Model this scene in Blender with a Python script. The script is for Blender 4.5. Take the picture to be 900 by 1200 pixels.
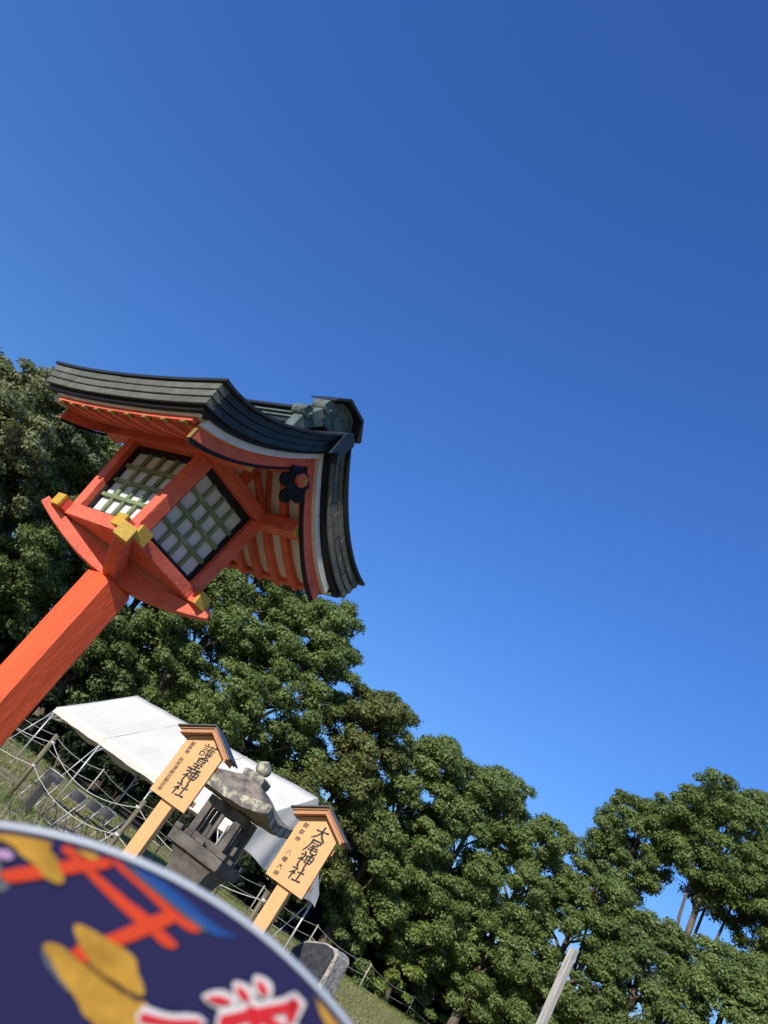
import bpy, bmesh, math, random
import numpy as np
from mathutils import Vector, Matrix

for o in list(bpy.data.objects):
    bpy.data.objects.remove(o)
SC = bpy.context.scene
COL = SC.collection
R = math.radians

# ------------------------------------------------------------------ camera
ROLL, PITCH, EYE = R(36.2), R(25.6), 1.5
fwd = Vector((0, math.cos(PITCH), math.sin(PITCH)))
up0 = Vector((0, -math.sin(PITCH), math.cos(PITCH)))
r0 = Vector((1, 0, 0))
c_, s_ = math.cos(ROLL), math.sin(ROLL)
cam_right = c_ * r0 + s_ * up0
cam_up = -s_ * r0 + c_ * up0
cam = bpy.data.cameras.new('camera')
cam.sensor_fit = 'VERTICAL'
cam.sensor_height = 36
cam.lens = 27
cam.clip_start = 0.02
cam.clip_end = 3000
cam.dof.use_dof = True
cam.dof.focus_distance = 4.5
cam.dof.aperture_fstop = 10.5
camo = bpy.data.objects.new('camera', cam)
COL.objects.link(camo)
m = Matrix((cam_right, cam_up, -fwd)).transposed().to_4x4()
m.translation = Vector((0, 0, EYE))
camo.matrix_world = m
SC.camera = camo

# ------------------------------------------------------------------ sky, sun, exposure
SUN = Vector((-0.545, -0.725, 0.42)).normalized()
w = bpy.data.worlds.new('World')
SC.world = w
w.use_nodes = True
wn = w.node_tree.nodes
wl = w.node_tree.links
bg = wn['Background']
sky = wn.new('ShaderNodeTexSky')
sky.sky_type = 'NISHITA'
sky.sun_disc = False
sky.sun_elevation = math.asin(SUN.z)
sky.sun_rotation = math.atan2(SUN.x, SUN.y)
sky.altitude = 0
sky.air_density = 2.0
sky.dust_density = 0.0
sky.ozone_density = 10.0
tint = wn.new('ShaderNodeVectorMath')      # the phone's vivid rendering of a clear sky
tint.operation = 'MULTIPLY'
tint.inputs[1].default_value = (0.77, 0.99, 1.58)
wl.new(sky.outputs[0], tint.inputs[0])
wl.new(tint.outputs[0], bg.inputs[0])
bg.inputs[1].default_value = 0.093
sl = bpy.data.lights.new('sun', 'SUN')
sl.energy = 4.6
sl.angle = R(0.55)
sl.color = (1.0, 0.945, 0.86)
so = bpy.data.objects.new('sun', sl)
COL.objects.link(so)
so.rotation_euler = (-SUN).to_track_quat('-Z', 'Y').to_euler()
so.location = SUN * 60
SC.view_settings.view_transform = 'Standard'
SC.view_settings.look = 'None'
SC.view_settings.gamma = 1
SC.view_settings.exposure = 0.2
SC.view_settings.use_curve_mapping = False
SC.render.engine = 'CYCLES'
SC.cycles.max_bounces = 6
SC.cycles.transparent_max_bounces = 4

# ------------------------------------------------------------------ materials
MATS = {}


def mat(name, base, rough=0.6, var=0.18, scale=20.0, bump=0.0, bscale=60.0, spec=0.4, second=None, sfac=(0.5, 0.65),
        sscale=6.0, metal=0.0, stretch=None, transl=0.0, coords='Object', rand=0.0, chips=None):
    """procedural surface: base colour with noise variation, an optional second colour in patches, bump"""
    if name in MATS:
        return MATS[name]
    M = bpy.data.materials.new(name)
    M.use_nodes = True
    nt = M.node_tree
    N, L = nt.nodes, nt.links
    b = N['Principled BSDF']
    b.inputs['Roughness'].default_value = rough
    b.inputs['Metallic'].default_value = metal
    b.inputs['Specular IOR Level'].default_value = spec
    tc = N.new('ShaderNodeTexCoord')
    vec = tc.outputs[coords]
    if stretch:
        mp = N.new('ShaderNodeMapping')
        mp.inputs['Scale'].default_value = stretch
        L.new(vec, mp.inputs['Vector'])
        vec = mp.outputs[0]
    n1 = N.new('ShaderNodeTexNoise')
    n1.inputs['Scale'].default_value = scale
    n1.inputs['Detail'].default_value = 6
    n1.inputs['Roughness'].default_value = 0.65
    L.new(vec, n1.inputs['Vector'])
    ramp = N.new('ShaderNodeMapRange')
    ramp.inputs['From Min'].default_value = 0.3
    ramp.inputs['From Max'].default_value = 0.7
    ramp.inputs['To Min'].default_value = 1 - var
    ramp.inputs['To Max'].default_value = 1 + var
    L.new(n1.outputs[0], ramp.inputs['Value'])
    col = N.new('ShaderNodeMix')
    col.data_type = 'RGBA'
    col.inputs[6].default_value = (*base, 1)
    col.inputs[7].default_value = (*(second or base), 1)
    col.inputs[0].default_value = 0
    if second:
        n2 = N.new('ShaderNodeTexNoise')
        n2.inputs['Scale'].default_value = sscale
        n2.inputs['Detail'].default_value = 8
        n2.inputs['Roughness'].default_value = 0.7
        L.new(vec, n2.inputs['Vector'])
        mr = N.new('ShaderNodeMapRange')
        mr.inputs['From Min'].default_value = sfac[0]
        mr.inputs['From Max'].default_value = sfac[1]
        L.new(n2.outputs[0], mr.inputs['Value'])
        L.new(mr.outputs[0], col.inputs[0])
    csock = col.outputs[2]
    if chips:       # small flakes and nicks in the paint
        n4 = N.new('ShaderNodeTexNoise')
        n4.inputs['Scale'].default_value = 38
        n4.inputs['Detail'].default_value = 10
        n4.inputs['Roughness'].default_value = 0.8
        L.new(tc.outputs[coords], n4.inputs['Vector'])
        m4 = N.new('ShaderNodeMapRange')
        m4.inputs['From Min'].default_value = 0.655
        m4.inputs['From Max'].default_value = 0.70
        m4.inputs['To Max'].default_value = 0.75
        L.new(n4.outputs[0], m4.inputs['Value'])
        c4 = N.new('ShaderNodeMix')
        c4.data_type = 'RGBA'
        c4.inputs[7].default_value = (*chips, 1)
        L.new(m4.outputs[0], c4.inputs[0])
        L.new(csock, c4.inputs[6])
        csock = c4.outputs[2]
    mul = N.new('ShaderNodeVectorMath')
    mul.operation = 'SCALE'
    L.new(csock, mul.inputs[0])
    L.new(ramp.outputs[0], mul.inputs['Scale'])
    out = mul.outputs[0]
    if rand:
        oi = N.new('ShaderNodeObjectInfo')
        r2 = N.new('ShaderNodeMapRange')
        r2.inputs['To Min'].default_value = 1 - rand
        r2.inputs['To Max'].default_value = 1 + rand
        L.new(oi.outputs['Random'], r2.inputs['Value'])
        mu2 = N.new('ShaderNodeVectorMath')
        mu2.operation = 'SCALE'
        L.new(out, mu2.inputs[0])
        L.new(r2.outputs[0], mu2.inputs['Scale'])
        out = mu2.outputs[0]
    L.new(out, b.inputs['Base Color'])
    if bump:
        n3 = N.new('ShaderNodeTexNoise')
        n3.inputs['Scale'].default_value = bscale
        n3.inputs['Detail'].default_value = 8
        n3.inputs['Roughness'].default_value = 0.7
        L.new(vec, n3.inputs['Vector'])
        bp = N.new('ShaderNodeBump')
        bp.inputs['Strength'].default_value = bump
        bp.inputs['Distance'].default_value = 0.01
        L.new(n3.outputs[0], bp.inputs['Height'])
        L.new(bp.outputs[0], b.inputs['Normal'])
    if transl:
        tr = N.new('ShaderNodeBsdfTranslucent')
        L.new(out, tr.inputs[0])
        mx = N.new('ShaderNodeMixShader')
        mx.inputs[0].default_value = transl
        L.new(b.outputs[0], mx.inputs[1])
        L.new(tr.outputs[0], mx.inputs[2])
        L.new(mx.outputs[0], N['Material Output'].inputs[0])
    MATS[name] = M
    return M


def leaf_mat(name, a, b2, gloss=0.52):
    """leaf colours vary from leaf to leaf through a point attribute"""
    M = bpy.data.materials.new(name)
    M.use_nodes = True
    N, L = M.node_tree.nodes, M.node_tree.links
    b = N['Principled BSDF']
    b.inputs['Roughness'].default_value = gloss
    b.inputs['Specular IOR Level'].default_value = 0.35
    at = N.new('ShaderNodeAttribute')
    at.attribute_name = 'tone'
    mx = N.new('ShaderNodeMix')
    mx.data_type = 'RGBA'
    mx.inputs[6].default_value = (*a, 1)
    mx.inputs[7].default_value = (*b2, 1)
    L.new(at.outputs['Fac'], mx.inputs[0])
    L.new(mx.outputs[2], b.inputs['Base Color'])
    tr = N.new('ShaderNodeBsdfTranslucent')
    hs = N.new('ShaderNodeHueSaturation')
    hs.inputs['Value'].default_value = 1.1
    hs.inputs['Hue'].default_value = 0.49
    L.new(mx.outputs[2], hs.inputs['Color'])
    L.new(hs.outputs[0], tr.inputs[0])
    ms = N.new('ShaderNodeMixShader')
    ms.inputs[0].default_value = 0.36
    L.new(b.outputs[0], ms.inputs[1])
    L.new(tr.outputs[0], ms.inputs[2])
    L.new(ms.outputs[0], N['Material Output'].inputs[0])
    MATS[name] = M
    return M


vermilion = mat('vermilion_post_paint', (0.80, 0.105, 0.026), 0.55, 0.13, 16, 0.7, 34, second=(0.60, 0.075, 0.028), sfac=(.48, .72), sscale=5,
                stretch=(1, 1, .22), chips=(0.34, 0.1, 0.06))
faded = mat('faded_vermilion_paint', (0.74, 0.145, 0.08), 0.6, 0.15, 22, 0.7, 46, second=(0.58, 0.085, 0.042), sfac=(.48, .70), sscale=7, chips=(0.36, 0.13, 0.085))
dull_gold = mat('dull_gold_paint', (0.26, 0.17, 0.035), 0.6, 0.25, 60)
gold = mat('gold_paint', (0.54, 0.33, 0.035), 0.5, 0.14, 60, 0.3, 90, second=(0.36, 0.22, 0.045), sfac=(.55, .8), sscale=30)
green_paint = mat('faded_green_paint', (0.15, 0.205, 0.10), 0.6, 0.15, 30, 0.2, 80, second=(0.27, 0.30, 0.145), sscale=9)
paper = mat('window_paper', (0.62, 0.615, 0.61), 0.75, 0.04, 8)
black_lacquer = mat('black_lacquer', (0.010, 0.010, 0.012), 0.6, 0.2, 20, spec=.25)
white_paint = mat('white_paint', (0.72, 0.69, 0.64), 0.6, 0.06, 18, second=(0.6, 0.56, 0.5), sscale=8)
slate = mat('weathered_copper_grey', (0.112, 0.112, 0.088), 0.55, 0.22, 30, 0.35, 90, second=(0.15, 0.145, 0.115), sscale=12, rand=.12)
teal = mat('dark_teal_copper', (0.018, 0.031, 0.038), 0.5, 0.2, 24, 0.3, 70, second=(0.028, 0.044, 0.05), sscale=10, rand=.1)
roof_dark = mat('dark_roof_sheet', (0.02, 0.023, 0.026), 0.5, 0.25, 20)
patina = mat('green_patina_copper', (0.12, 0.155, 0.135), 0.55, 0.2, 40, 0.4, 80, second=(0.05, 0.065, 0.06), sfac=(.45, .65), sscale=18)
sign_wood = mat('pale_cypress_wood', (0.64, 0.362, 0.142), 0.55, 0.07, 10, 0.1, 30, stretch=(16, 16, 1.0), second=(0.55, 0.30, 0.11), sscale=4)
sign_brown = mat('brown_eave_wood', (0.44, 0.2, 0.085), 0.55, 0.12, 16, stretch=(4, 1, 6))
sign_roof = mat('dark_sign_roof_copper', (0.045, 0.04, 0.042), 0.4, 0.2, 20)
ink = mat('black_ink', (0.014, 0.012, 0.013), 0.6, 0.1, 20)
stone = mat('weathered_shade_stone', (0.16, 0.138, 0.11), 0.9, 0.3, 14, 0.9, 30, second=(0.058, 0.053, 0.048), sfac=(.42, .62), sscale=7)  # lantern body: darker than its cap, with shade put into the stone colour
lichen_stone = mat('lichen_grey_stone', (0.15, 0.135, 0.12), 0.9, 0.3, 16, 0.9, 34, second=(0.46, 0.44, 0.29), sfac=(.47, .60), sscale=9)
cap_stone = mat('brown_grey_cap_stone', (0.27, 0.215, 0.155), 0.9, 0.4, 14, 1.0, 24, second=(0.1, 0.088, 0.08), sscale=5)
dark_stone = mat('black_slate_face', (0.028, 0.029, 0.033), 0.7, 0.5, 14, 1.0, 26, second=(0.06, 0.058, 0.058), sscale=6)
rough_stone = mat('speckled_rough_stone', (0.40, 0.37, 0.31), 0.9, 0.4, 40, 1.0, 50, second=(0.16, 0.145, 0.125), sfac=(.5, .62), sscale=14)
tent_cloth = mat('white_tent_canvas', (0.70, 0.665, 0.58), 0.7, 0.035, 2.2, 0.25, 4, second=(0.64, 0.605, 0.52), sscale=.9, transl=.1)
pipe = mat('galvanised_pipe', (0.55, 0.55, 0.54), 0.4, 0.1, 20, metal=.4)
chair_metal = mat('chair_tube', (0.36, 0.36, 0.36), 0.4, 0.05, 20, metal=.6)
chair_dark = mat('dark_chair_vinyl', (0.02, 0.019, 0.02), 0.6, 0.2, 20)
rope_m = mat('white_rope', (0.5, 0.475, 0.42), 0.8, 0.15, 40)
fence_wood = mat('greenish_fence_wood', (0.17, 0.145, 0.085), 0.8, 0.3, 12, 0.4, 40, stretch=(3, 3, .6), second=(0.10, 0.095, 0.05), sscale=5)
thin_post_m = mat('pale_thin_post', (0.42, 0.38, 0.29), 0.7, 0.2, 12)
grey_timber = mat('grey_weathered_timber', (0.47, 0.44, 0.39), 0.8, 0.3, 22, 0.7, 50, stretch=(5, 5, .5), second=(0.3, 0.275, 0.24), sfac=(.45, .7), sscale=6)
dark_timber = mat('dark_weathered_timber', (0.07, 0.062, 0.054), 0.85, 0.35, 20, 0.8, 40, stretch=(5, 5, .5))
bark = mat('grey_brown_bark', (0.115, 0.088, 0.062), 0.9, 0.4, 5, 1.0, 10, stretch=(2, 2, .5), second=(0.2, 0.175, 0.14), sfac=(.5, .7), sscale=1.6)
ground_m = mat('dry_grass_ground', (0.17, 0.17, 0.06), 0.95, 0.45, 5.0, 0.8, 24, second=(0.34, 0.26, 0.135), sfac=(.40, .60), sscale=.9)
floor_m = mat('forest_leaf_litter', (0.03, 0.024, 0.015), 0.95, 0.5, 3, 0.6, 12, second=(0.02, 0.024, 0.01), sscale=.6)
fan_navy = mat('navy_fan_print', (0.026, 0.026, 0.105), 0.35, 0.06, 30)
fan_white = mat('pale_fan_rim', (0.50, 0.54, 0.57), 0.35, 0.03, 30)
fan_red = mat('red_orange_print', (0.78, 0.075, 0.03), 0.38, 0.06, 40)
fan_gold = mat('gold_cloud_print', (0.60, 0.33, 0.055), 0.38, 0.26, 110, second=(0.48, 0.25, 0.04), sscale=40)
fan_blue = mat('blue_roof_print', (0.02, 0.09, 0.34), 0.38, 0.1, 40)
fan_letter = mat('red_letter_print', (0.72, 0.028, 0.045), 0.38, 0.05, 40)
fan_letterw = mat('white_letter_edge_print', (0.82, 0.80, 0.82), 0.38, 0.02, 40)
fan_grey = mat('grey_print', (0.14, 0.16, 0.19), 0.38, 0.1, 40)
fan_brown = mat('brown_line_print', (0.2, 0.1, 0.03), 0.38, 0.1, 40)
fan_lilac = mat('lilac_blossom_print', (0.6, 0.38, 0.66), 0.38, 0.2, 60)
bamboo = mat('bamboo_handle', (0.55, 0.38, 0.16), 0.5, 0.1, 20)

LEAF = [leaf_mat('camphor_leaf', (0.060, 0.104, 0.024), (0.245, 0.312, 0.094)),
        leaf_mat('oak_leaf', (0.056, 0.098, 0.025), (0.225, 0.280, 0.090)),
        leaf_mat('olive_leaf', (0.089, 0.118, 0.041), (0.314, 0.337, 0.161)),
        leaf_mat('bright_leaf', (0.090, 0.140, 0.024), (0.270, 0.325, 0.080)),
        leaf_mat('shade_dark_leaf', (0.012, 0.022, 0.007), (0.034, 0.050, 0.015)),  # very low albedo: deep shade under the canopy is put into the colour
        leaf_mat('brownish_leaf', (0.060, 0.086, 0.020), (0.215, 0.243, 0.075))]


# ------------------------------------------------------------------ mesh helpers
class MB:
    def __init__(self):
        self.v, self.f = [], []

    def add(self, vs, fs):
        n = len(self.v)
        self.v += [tuple(p) for p in vs]
        self.f += [tuple(i + n for i in f) for f in fs]
        return self

    def hexa(self, p):      # 8 corners: bottom 0..3 ccw, top 4..7
        return self.add(p, [(3, 2, 1, 0), (4, 5, 6, 7), (0, 1, 5, 4), (1, 2, 6, 5), (2, 3, 7, 6), (3, 0, 4, 7)])

    def box(self, x0, x1, y0, y1, z0, z1):
        return self.hexa([(x0, y0, z0), (x1, y0, z0), (x1, y1, z0), (x0, y1, z0),
                          (x0, y0, z1), (x1, y0, z1), (x1, y1, z1), (x0, y1, z1)])

    def bar(self, a, b, wx, wz, up=(0, 0, 1)):   # square bar from a to b
        a, b = Vector(a), Vector(b)
        d = (b - a).normalized()
        s = d.cross(Vector(up))
        if s.length < 1e-5:
            s = d.cross(Vector((0, 1, 0)))
        s.normalize()
        t = s.cross(d).normalized()
        P = []
        for q in (a, b):
            for i, j in ((-1, -1), (1, -1), (1, 1), (-1, 1)):
                P.append(q + s * wx / 2 * i + t * wz / 2 * j)
        return self.add(P, [(0, 1, 2, 3), (7, 6, 5, 4), (1, 0, 4, 5), (2, 1, 5, 6), (3, 2, 6, 7), (0, 3, 7, 4)])

    def tube(self, pts, rad, n=8, cap=True):
        pts = [Vector(p) for p in pts]
        rads = rad if isinstance(rad, (list, tuple)) else [rad] * len(pts)
        ref = None
        base = len(self.v)
        for i, p in enumerate(pts):
            d = (pts[min(i + 1, len(pts) - 1)] - pts[max(i - 1, 0)])
            d = d.normalized() if d.length > 1e-9 else Vector((0, 0, 1))
            if ref is None:
                ref = Vector((0, 0, 1)) if abs(d.z) < .9 else Vector((1, 0, 0))
            s = d.cross(ref).normalized()
            t = s.cross(d).normalized()
            ref = t
            for k in range(n):
                a = 2 * math.pi * k / n
                q = p + (s * math.cos(a) + t * math.sin(a)) * rads[i]
                self.v.append(tuple(q))
        for i in range(len(pts) - 1):
            for k in range(n):
                a, b = base + i * n + k, base + i * n + (k + 1) % n
                self.f.append((a, b, b + n, a + n))
        if cap:
            self.f.append(tuple(base + k for k in range(n - 1, -1, -1)))
            self.f.append(tuple(base + (len(pts) - 1) * n + k for k in range(n)))
        return self

    def prism(self, poly, o, ex, ey, ez):    # polygon in (ex,ey) at o, extruded by vector ez
        o, ex, ey, ez = Vector(o), Vector(ex), Vector(ey), Vector(ez)
        n = len(poly)
        P = [o + ex * x + ey * y for x, y in poly] + [o + ex * x + ey * y + ez for x, y in poly]
        F = [tuple(range(n - 1, -1, -1)), tuple(range(n, 2 * n))]
        F += [(i, (i + 1) % n, n + (i + 1) % n, n + i) for i in range(n)]
        return self.add(P, F)

    def lathe(self, prof, n=24, c=(0, 0)):
        b = len(self.v)
        for r, z in prof:
            for k in range(n):
                a = 2 * math.pi * k / n
                self.v.append((c[0] + r * math.cos(a), c[1] + r * math.sin(a), z))
        for i in range(len(prof) - 1):
            for k in range(n):
                a, d = b + i * n + k, b + i * n + (k + 1) % n
                self.f.append((a, d, d + n, a + n))
        self.f.append(tuple(b + k for k in range(n - 1, -1, -1)))
        self.f.append(tuple(b + (len(prof) - 1) * n + k for k in range(n)))
        return self

    def build(self, name, m, parent=None, bevel=0.0, smooth=False, seg=2):
        me = bpy.data.meshes.new(name)
        me.from_pydata(self.v, [], self.f)
        bm = bmesh.new()
        bm.from_mesh(me)
        bmesh.ops.recalc_face_normals(bm, faces=bm.faces)
        bm.to_mesh(me)
        bm.free()
        me.materials.append(m)
        if smooth:
            me.polygons.foreach_set('use_smooth', [True] * len(me.polygons))
        o = bpy.data.objects.new(name, me)
        COL.objects.link(o)
        if parent:
            o.parent = parent
        if bevel:
            b = o.modifiers.new('edge', 'BEVEL')
            b.width = bevel
            b.segments = seg
            b.limit_method = 'ANGLE'
            b.angle_limit = R(40)
        return o


def tag(o, label=None, cat=None, group=None, kind=None):
    if label:
        o['label'] = label
    if cat:
        o['category'] = cat
    if group:
        o['group'] = group
    if kind:
        o['kind'] = kind
    return o


def empty(name, loc=(0, 0, 0), rz=0):
    o = bpy.data.objects.new(name, None)
    COL.objects.link(o)
    o.location = loc
    o.rotation_euler = (0, 0, rz)
    o.empty_display_size = .2
    return o


def copy_tree(o, parent=None):
    c = o.copy()
    COL.objects.link(c)
    c.parent = parent
    for ch in list(o.children):
        copy_tree(ch, c)
    return c


# ------------------------------------------------------------------ ground
rng = np.random.default_rng(5)


def sheet(name, xs, ys, zf, m):
    nx, ny = len(xs), len(ys)
    V = [(x, y, zf(x, y)) for y in ys for x in xs]
    F = [(j * nx + i, j * nx + i + 1, (j + 1) * nx + i + 1, (j + 1) * nx + i) for j in range(ny - 1) for i in range(nx - 1)]
    o = MB().add(V, F).build(name, m, smooth=True)
    return tag(o, kind='structure')


gx = np.concatenate([np.linspace(-900, -60, 8), np.linspace(-45, 60, 60), np.linspace(80, 900, 8)])
gy = np.concatenate([np.linspace(-500, -20, 8), np.linspace(-8, 70, 60), np.linspace(90, 1500, 10)])


def gz(x, y):
    if y < 22 or abs(x) > 55 or y > 75:
        return 0.0
    return 0.05 * math.sin(x * .6 + 1) * math.sin(y * .5) * min(1, (y - 22) / 6)


sheet('ground', gx, gy, gz, ground_m)


def fence_y(x):     # the far fence line, with the wood behind it
    P = [(-40, 37), (-12, 38), (-6, 38.6), (-3.3, 38.6), (1.7, 41), (6, 43.3), (10, 45), (14.1, 46.9), (18.3, 50.6), (24, 55), (60, 75)]
    for (a, b), (c, d) in zip(P, P[1:]):
        if a <= x <= c:
            return b + (d - b) * (x - a) / (c - a)
    return P[-1][1]


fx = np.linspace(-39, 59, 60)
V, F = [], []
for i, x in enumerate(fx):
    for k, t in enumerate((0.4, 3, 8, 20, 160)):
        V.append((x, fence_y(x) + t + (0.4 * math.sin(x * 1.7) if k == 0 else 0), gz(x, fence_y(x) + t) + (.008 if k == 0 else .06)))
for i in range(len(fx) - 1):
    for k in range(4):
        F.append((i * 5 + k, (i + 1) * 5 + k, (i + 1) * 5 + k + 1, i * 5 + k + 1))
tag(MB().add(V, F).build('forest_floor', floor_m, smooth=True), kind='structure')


# ------------------------------------------------------------------ vermilion wooden lantern
LB = 2.152      # height of the lamp house floor
lan = empty('wooden_lantern', (-0.675, 2.9, 0), R(225.3))
tag(lan, 'vermilion wooden shrine lantern with curved dark roof and green lattice windows on a square post', 'lantern')


def up(z):
    return LB + z


pcx = -0.018
post = MB().box(pcx - .069, pcx + .069, -.075, .075, 0, up(-.150)).build('post', vermilion, lan, .013, seg=1)
MB().box(pcx - .073, pcx + .073, -.079, .079, 0.02, .20).build('post_shoe', black_lacquer, post, .004)

# boat-shaped arms on the diagonals
for sx in (1, -1):
    for sy in (1, -1):
        d = Vector((.200 * sx, .226 * sy, 0))
        Ld = d.length
        d.normalize()
        n = Vector((-d.y, d.x, 0))
        poly = [(0, -.098), (.08, -.096), (.16, -.084), (.24, -.063), (.31, -.040), (.37, -.016), (.384, -.008), (.374, .024), (.33, .008), (.27, -.003), (.2, -.014), (.12, -.020), (0, -.022)]
        wdt = .052
        if sx * sy < 0:
            wdt = .050
            poly = [(x, y - .001) for x, y in poly]
        a = MB().prism(poly, d * .0 - n * wdt / 2 + Vector((0, 0, LB - .0535)), d, Vector((0, 0, 1)), n * wdt)
        arm = a.build('bracket_arm', faded, lan, .003)
        if sx > 0 and sy > 0:
            e = d * .357
            MB().prism([(-wdt / 2 - .002, -.034), (wdt / 2 + .002, -.034), (wdt / 2 + .002, .022), (-wdt / 2 - .002, .022)],
                       e + Vector((0, 0, LB - .0535)), n, Vector((0, 0, 1)), d * .036).build('end_cap', gold, arm, .001)

# base rails crossing at the corners
HX0, HY0, HX1, HY1, BH = .187, .212, .191, .247, .345
for s in (1, -1):
    r_ = MB().box(s * HX0 - .027, s * HX0 + .027, -HY0 - .060, HY0 + .060, up(-.052), up(.0)).build('base_rail', faded, lan, .003)
    for q in (1, -1):
        y = q * (HY0 + .0605)
        MB().box(s * HX0 - .0285, s * HX0 + .0285, min(y, y + q * .012), max(y, y + q * .012), up(-.0535), up(.0015)).build('end_cap', gold, r_, .0015)
    r_ = MB().box(-HX0 - .060, HX0 + .060, s * HY0 - .027, s * HY0 + .027, up(-.049), up(-.003)).build('base_rail', faded, lan, .003)
    for q in (1, -1):
        x = q * (HX0 + .0605)
        MB().box(min(x, x + q * .012), max(x, x + q * .012), s * HY0 - .0285, s * HY0 + .0285, up(-.0505), up(-.0015)).build('end_cap', gold, r_, .0015)
MB().box(-HX0 + .02, HX0 - .02, -HY0 + .02, HY0 - .02, up(-.05), up(-.02)).build('floor_board', faded, lan)

# corner posts, flared along the ridge direction
pw = .027
for sx in (1, -1):
    for sy in (1, -1):
        P = []
        for (hx, hy, z) in ((HX0, HY0, -.002), (HX1, HY1, BH)):
            cx, cy = sx * (hx - pw + .012), sy * (hy - pw + .012)
            P += [(cx - pw, cy - pw, up(z)), (cx + pw, cy - pw, up(z)), (cx + pw, cy + pw, up(z)), (cx - pw, cy + pw, up(z))]
        MB().hexa(P).build('corner_post', faded, lan, .003)


def window(side, s):
    """a lattice window filling one side of the lamp house: frame, paper pane and lattice bars"""
    z0, z1 = .0005, BH - .002

    def pt(a, z, off):     # a in -1..1 across, z height, off outward from the pane plane
        t = (z - z0) / (z1 - z0)
        hx = HX0 + (HX1 - HX0) * t
        hy = HY0 + (HY1 - HY0) * t
        if side == 'x':
            return Vector((s * (hx - .020 + off), a * (hy - .040), up(z)))
        return Vector((a * (hx - .040), s * (hy - .020 + off), up(z)))

    win = MB()
    fw = .020

    def quadbar(mb, a0, a1, za, zb, o0, o1):
        P = [pt(a0, za, o0), pt(a1, za, o0), pt(a1, za, o1), pt(a0, za, o1), pt(a0, zb, o0), pt(a1, zb, o0), pt(a1, zb, o1), pt(a0, zb, o1)]
        mb.hexa(P)
    fa = fw / .16
    quadbar(win, -1, -1 + fa, z0, z1, -.016, .006)
    quadbar(win, 1 - fa, 1, z0, z1, -.016, .006)
    quadbar(win, -1 + fa, 1 - fa, z0, z0 + fw, -.016, .006)
    quadbar(win, -1 + fa, 1 - fa, z1 - fw * 1.3, z1, -.016, .006)
    fo = win.build('window', black_lacquer, lan)
    pb = MB()
    quadbar(pb, -1 + fa * .6, 1 - fa * .6, z0 + .01, z1 - .012, -.012, -.008)
    pb.build('pane', paper, fo)
    a0, a1 = -1 + fa, 1 - fa
    bw = .030 * 2
    for i in (1, 2, 3):
        a = a0 + (a1 - a0) * i / 4
        b = MB()
        quadbar(b, a - bw / 1.2, a + bw / 1.2, z0 + fw, z1 - fw * 1.3, -.006, .004)
        b.build('lattice_bar', green_paint, fo)
    for i in (1, 2, 3):
        z = z0 + fw + (z1 - z0 - 2.3 * fw) * i / 4
        b = MB()
        quadbar(b, a0, a1, z - .0075, z + .0075, -.0055, .0065)
        b.build('lattice_bar', green_paint, fo)


for side in 'xy':
    for s in (1, -1):
        window(side, s)

# beams on top of the posts
PT = .402     # top of the purlins
for s in (1, -1):
    b = MB().box(s * .190 - .028, s * .190 + .028, -.465, .465, up(BH), up(PT)).build('purlin', faded, lan, .003)
    for q in (1, -1):
        MB().box(s * .190 - .0295, s * .190 + .0295, min(q * .465, q * .474), max(q * .465, q * .474), up(BH - .0015), up(PT + .0015)).build('end_cap', gold, b, .001)
    MB().box(-.160, .160, s * .245 - .026, s * .245 + .026, up(BH + .002), up(PT - .003)).build('tie_beam', faded, lan, .003)

# --- roof surface
RA, RB, ZE, ZA = .521, .564, .416, .725


def Z(u, v):
    t = min(1.0, abs(u) / RA)
    tt = abs(u) / RA
    z = ZE + (ZA - ZE) * max(0, 1 - t) ** 1.85 + (0 if tt <= 1 else 0)
    return up(z - .024 * (1 - min(1, abs(v) / RB) ** 2.2) * t ** 1.5)


def layer(u0, u1, v0, v1, o0, o1, nu=14, nv=10):
    """curved slab following the roof: from offset o0 below the surface to o1 below it"""
    us = [u0 + (u1 - u0) * i / nu for i in range(nu + 1)]
    vs = [v0 + (v1 - v0) * j / nv for j in range(nv + 1)]
    b = MB()
    n = nu + 1
    T = [(x, y, Z(x, y) - o0) for y in vs for x in us]
    Bt = [(x, y, Z(x, y) - o1) for y in vs for x in us]
    k = len(T)
    F = []
    for j in range(nv):
        for i in range(nu):
            a = j * n + i
            F.append((a, a + 1, a + n + 1, a + n))
            F.append((k + a + n, k + a + n + 1, k + a + 1, k + a))
    for i in range(nu):
        F.append((i + 1, i, k + i, k + i + 1))
        a = nv * n + i
        F.append((a, a + 1, k + a + 1, k + a))
    for j in range(nv):
        a = j * n
        F.append((a, a + n, k + a + n, k + a))
        a = j * n + nu
        F.append((a + n, a, k + a, k + a + n))
    return b.add(T + Bt, F)


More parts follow.
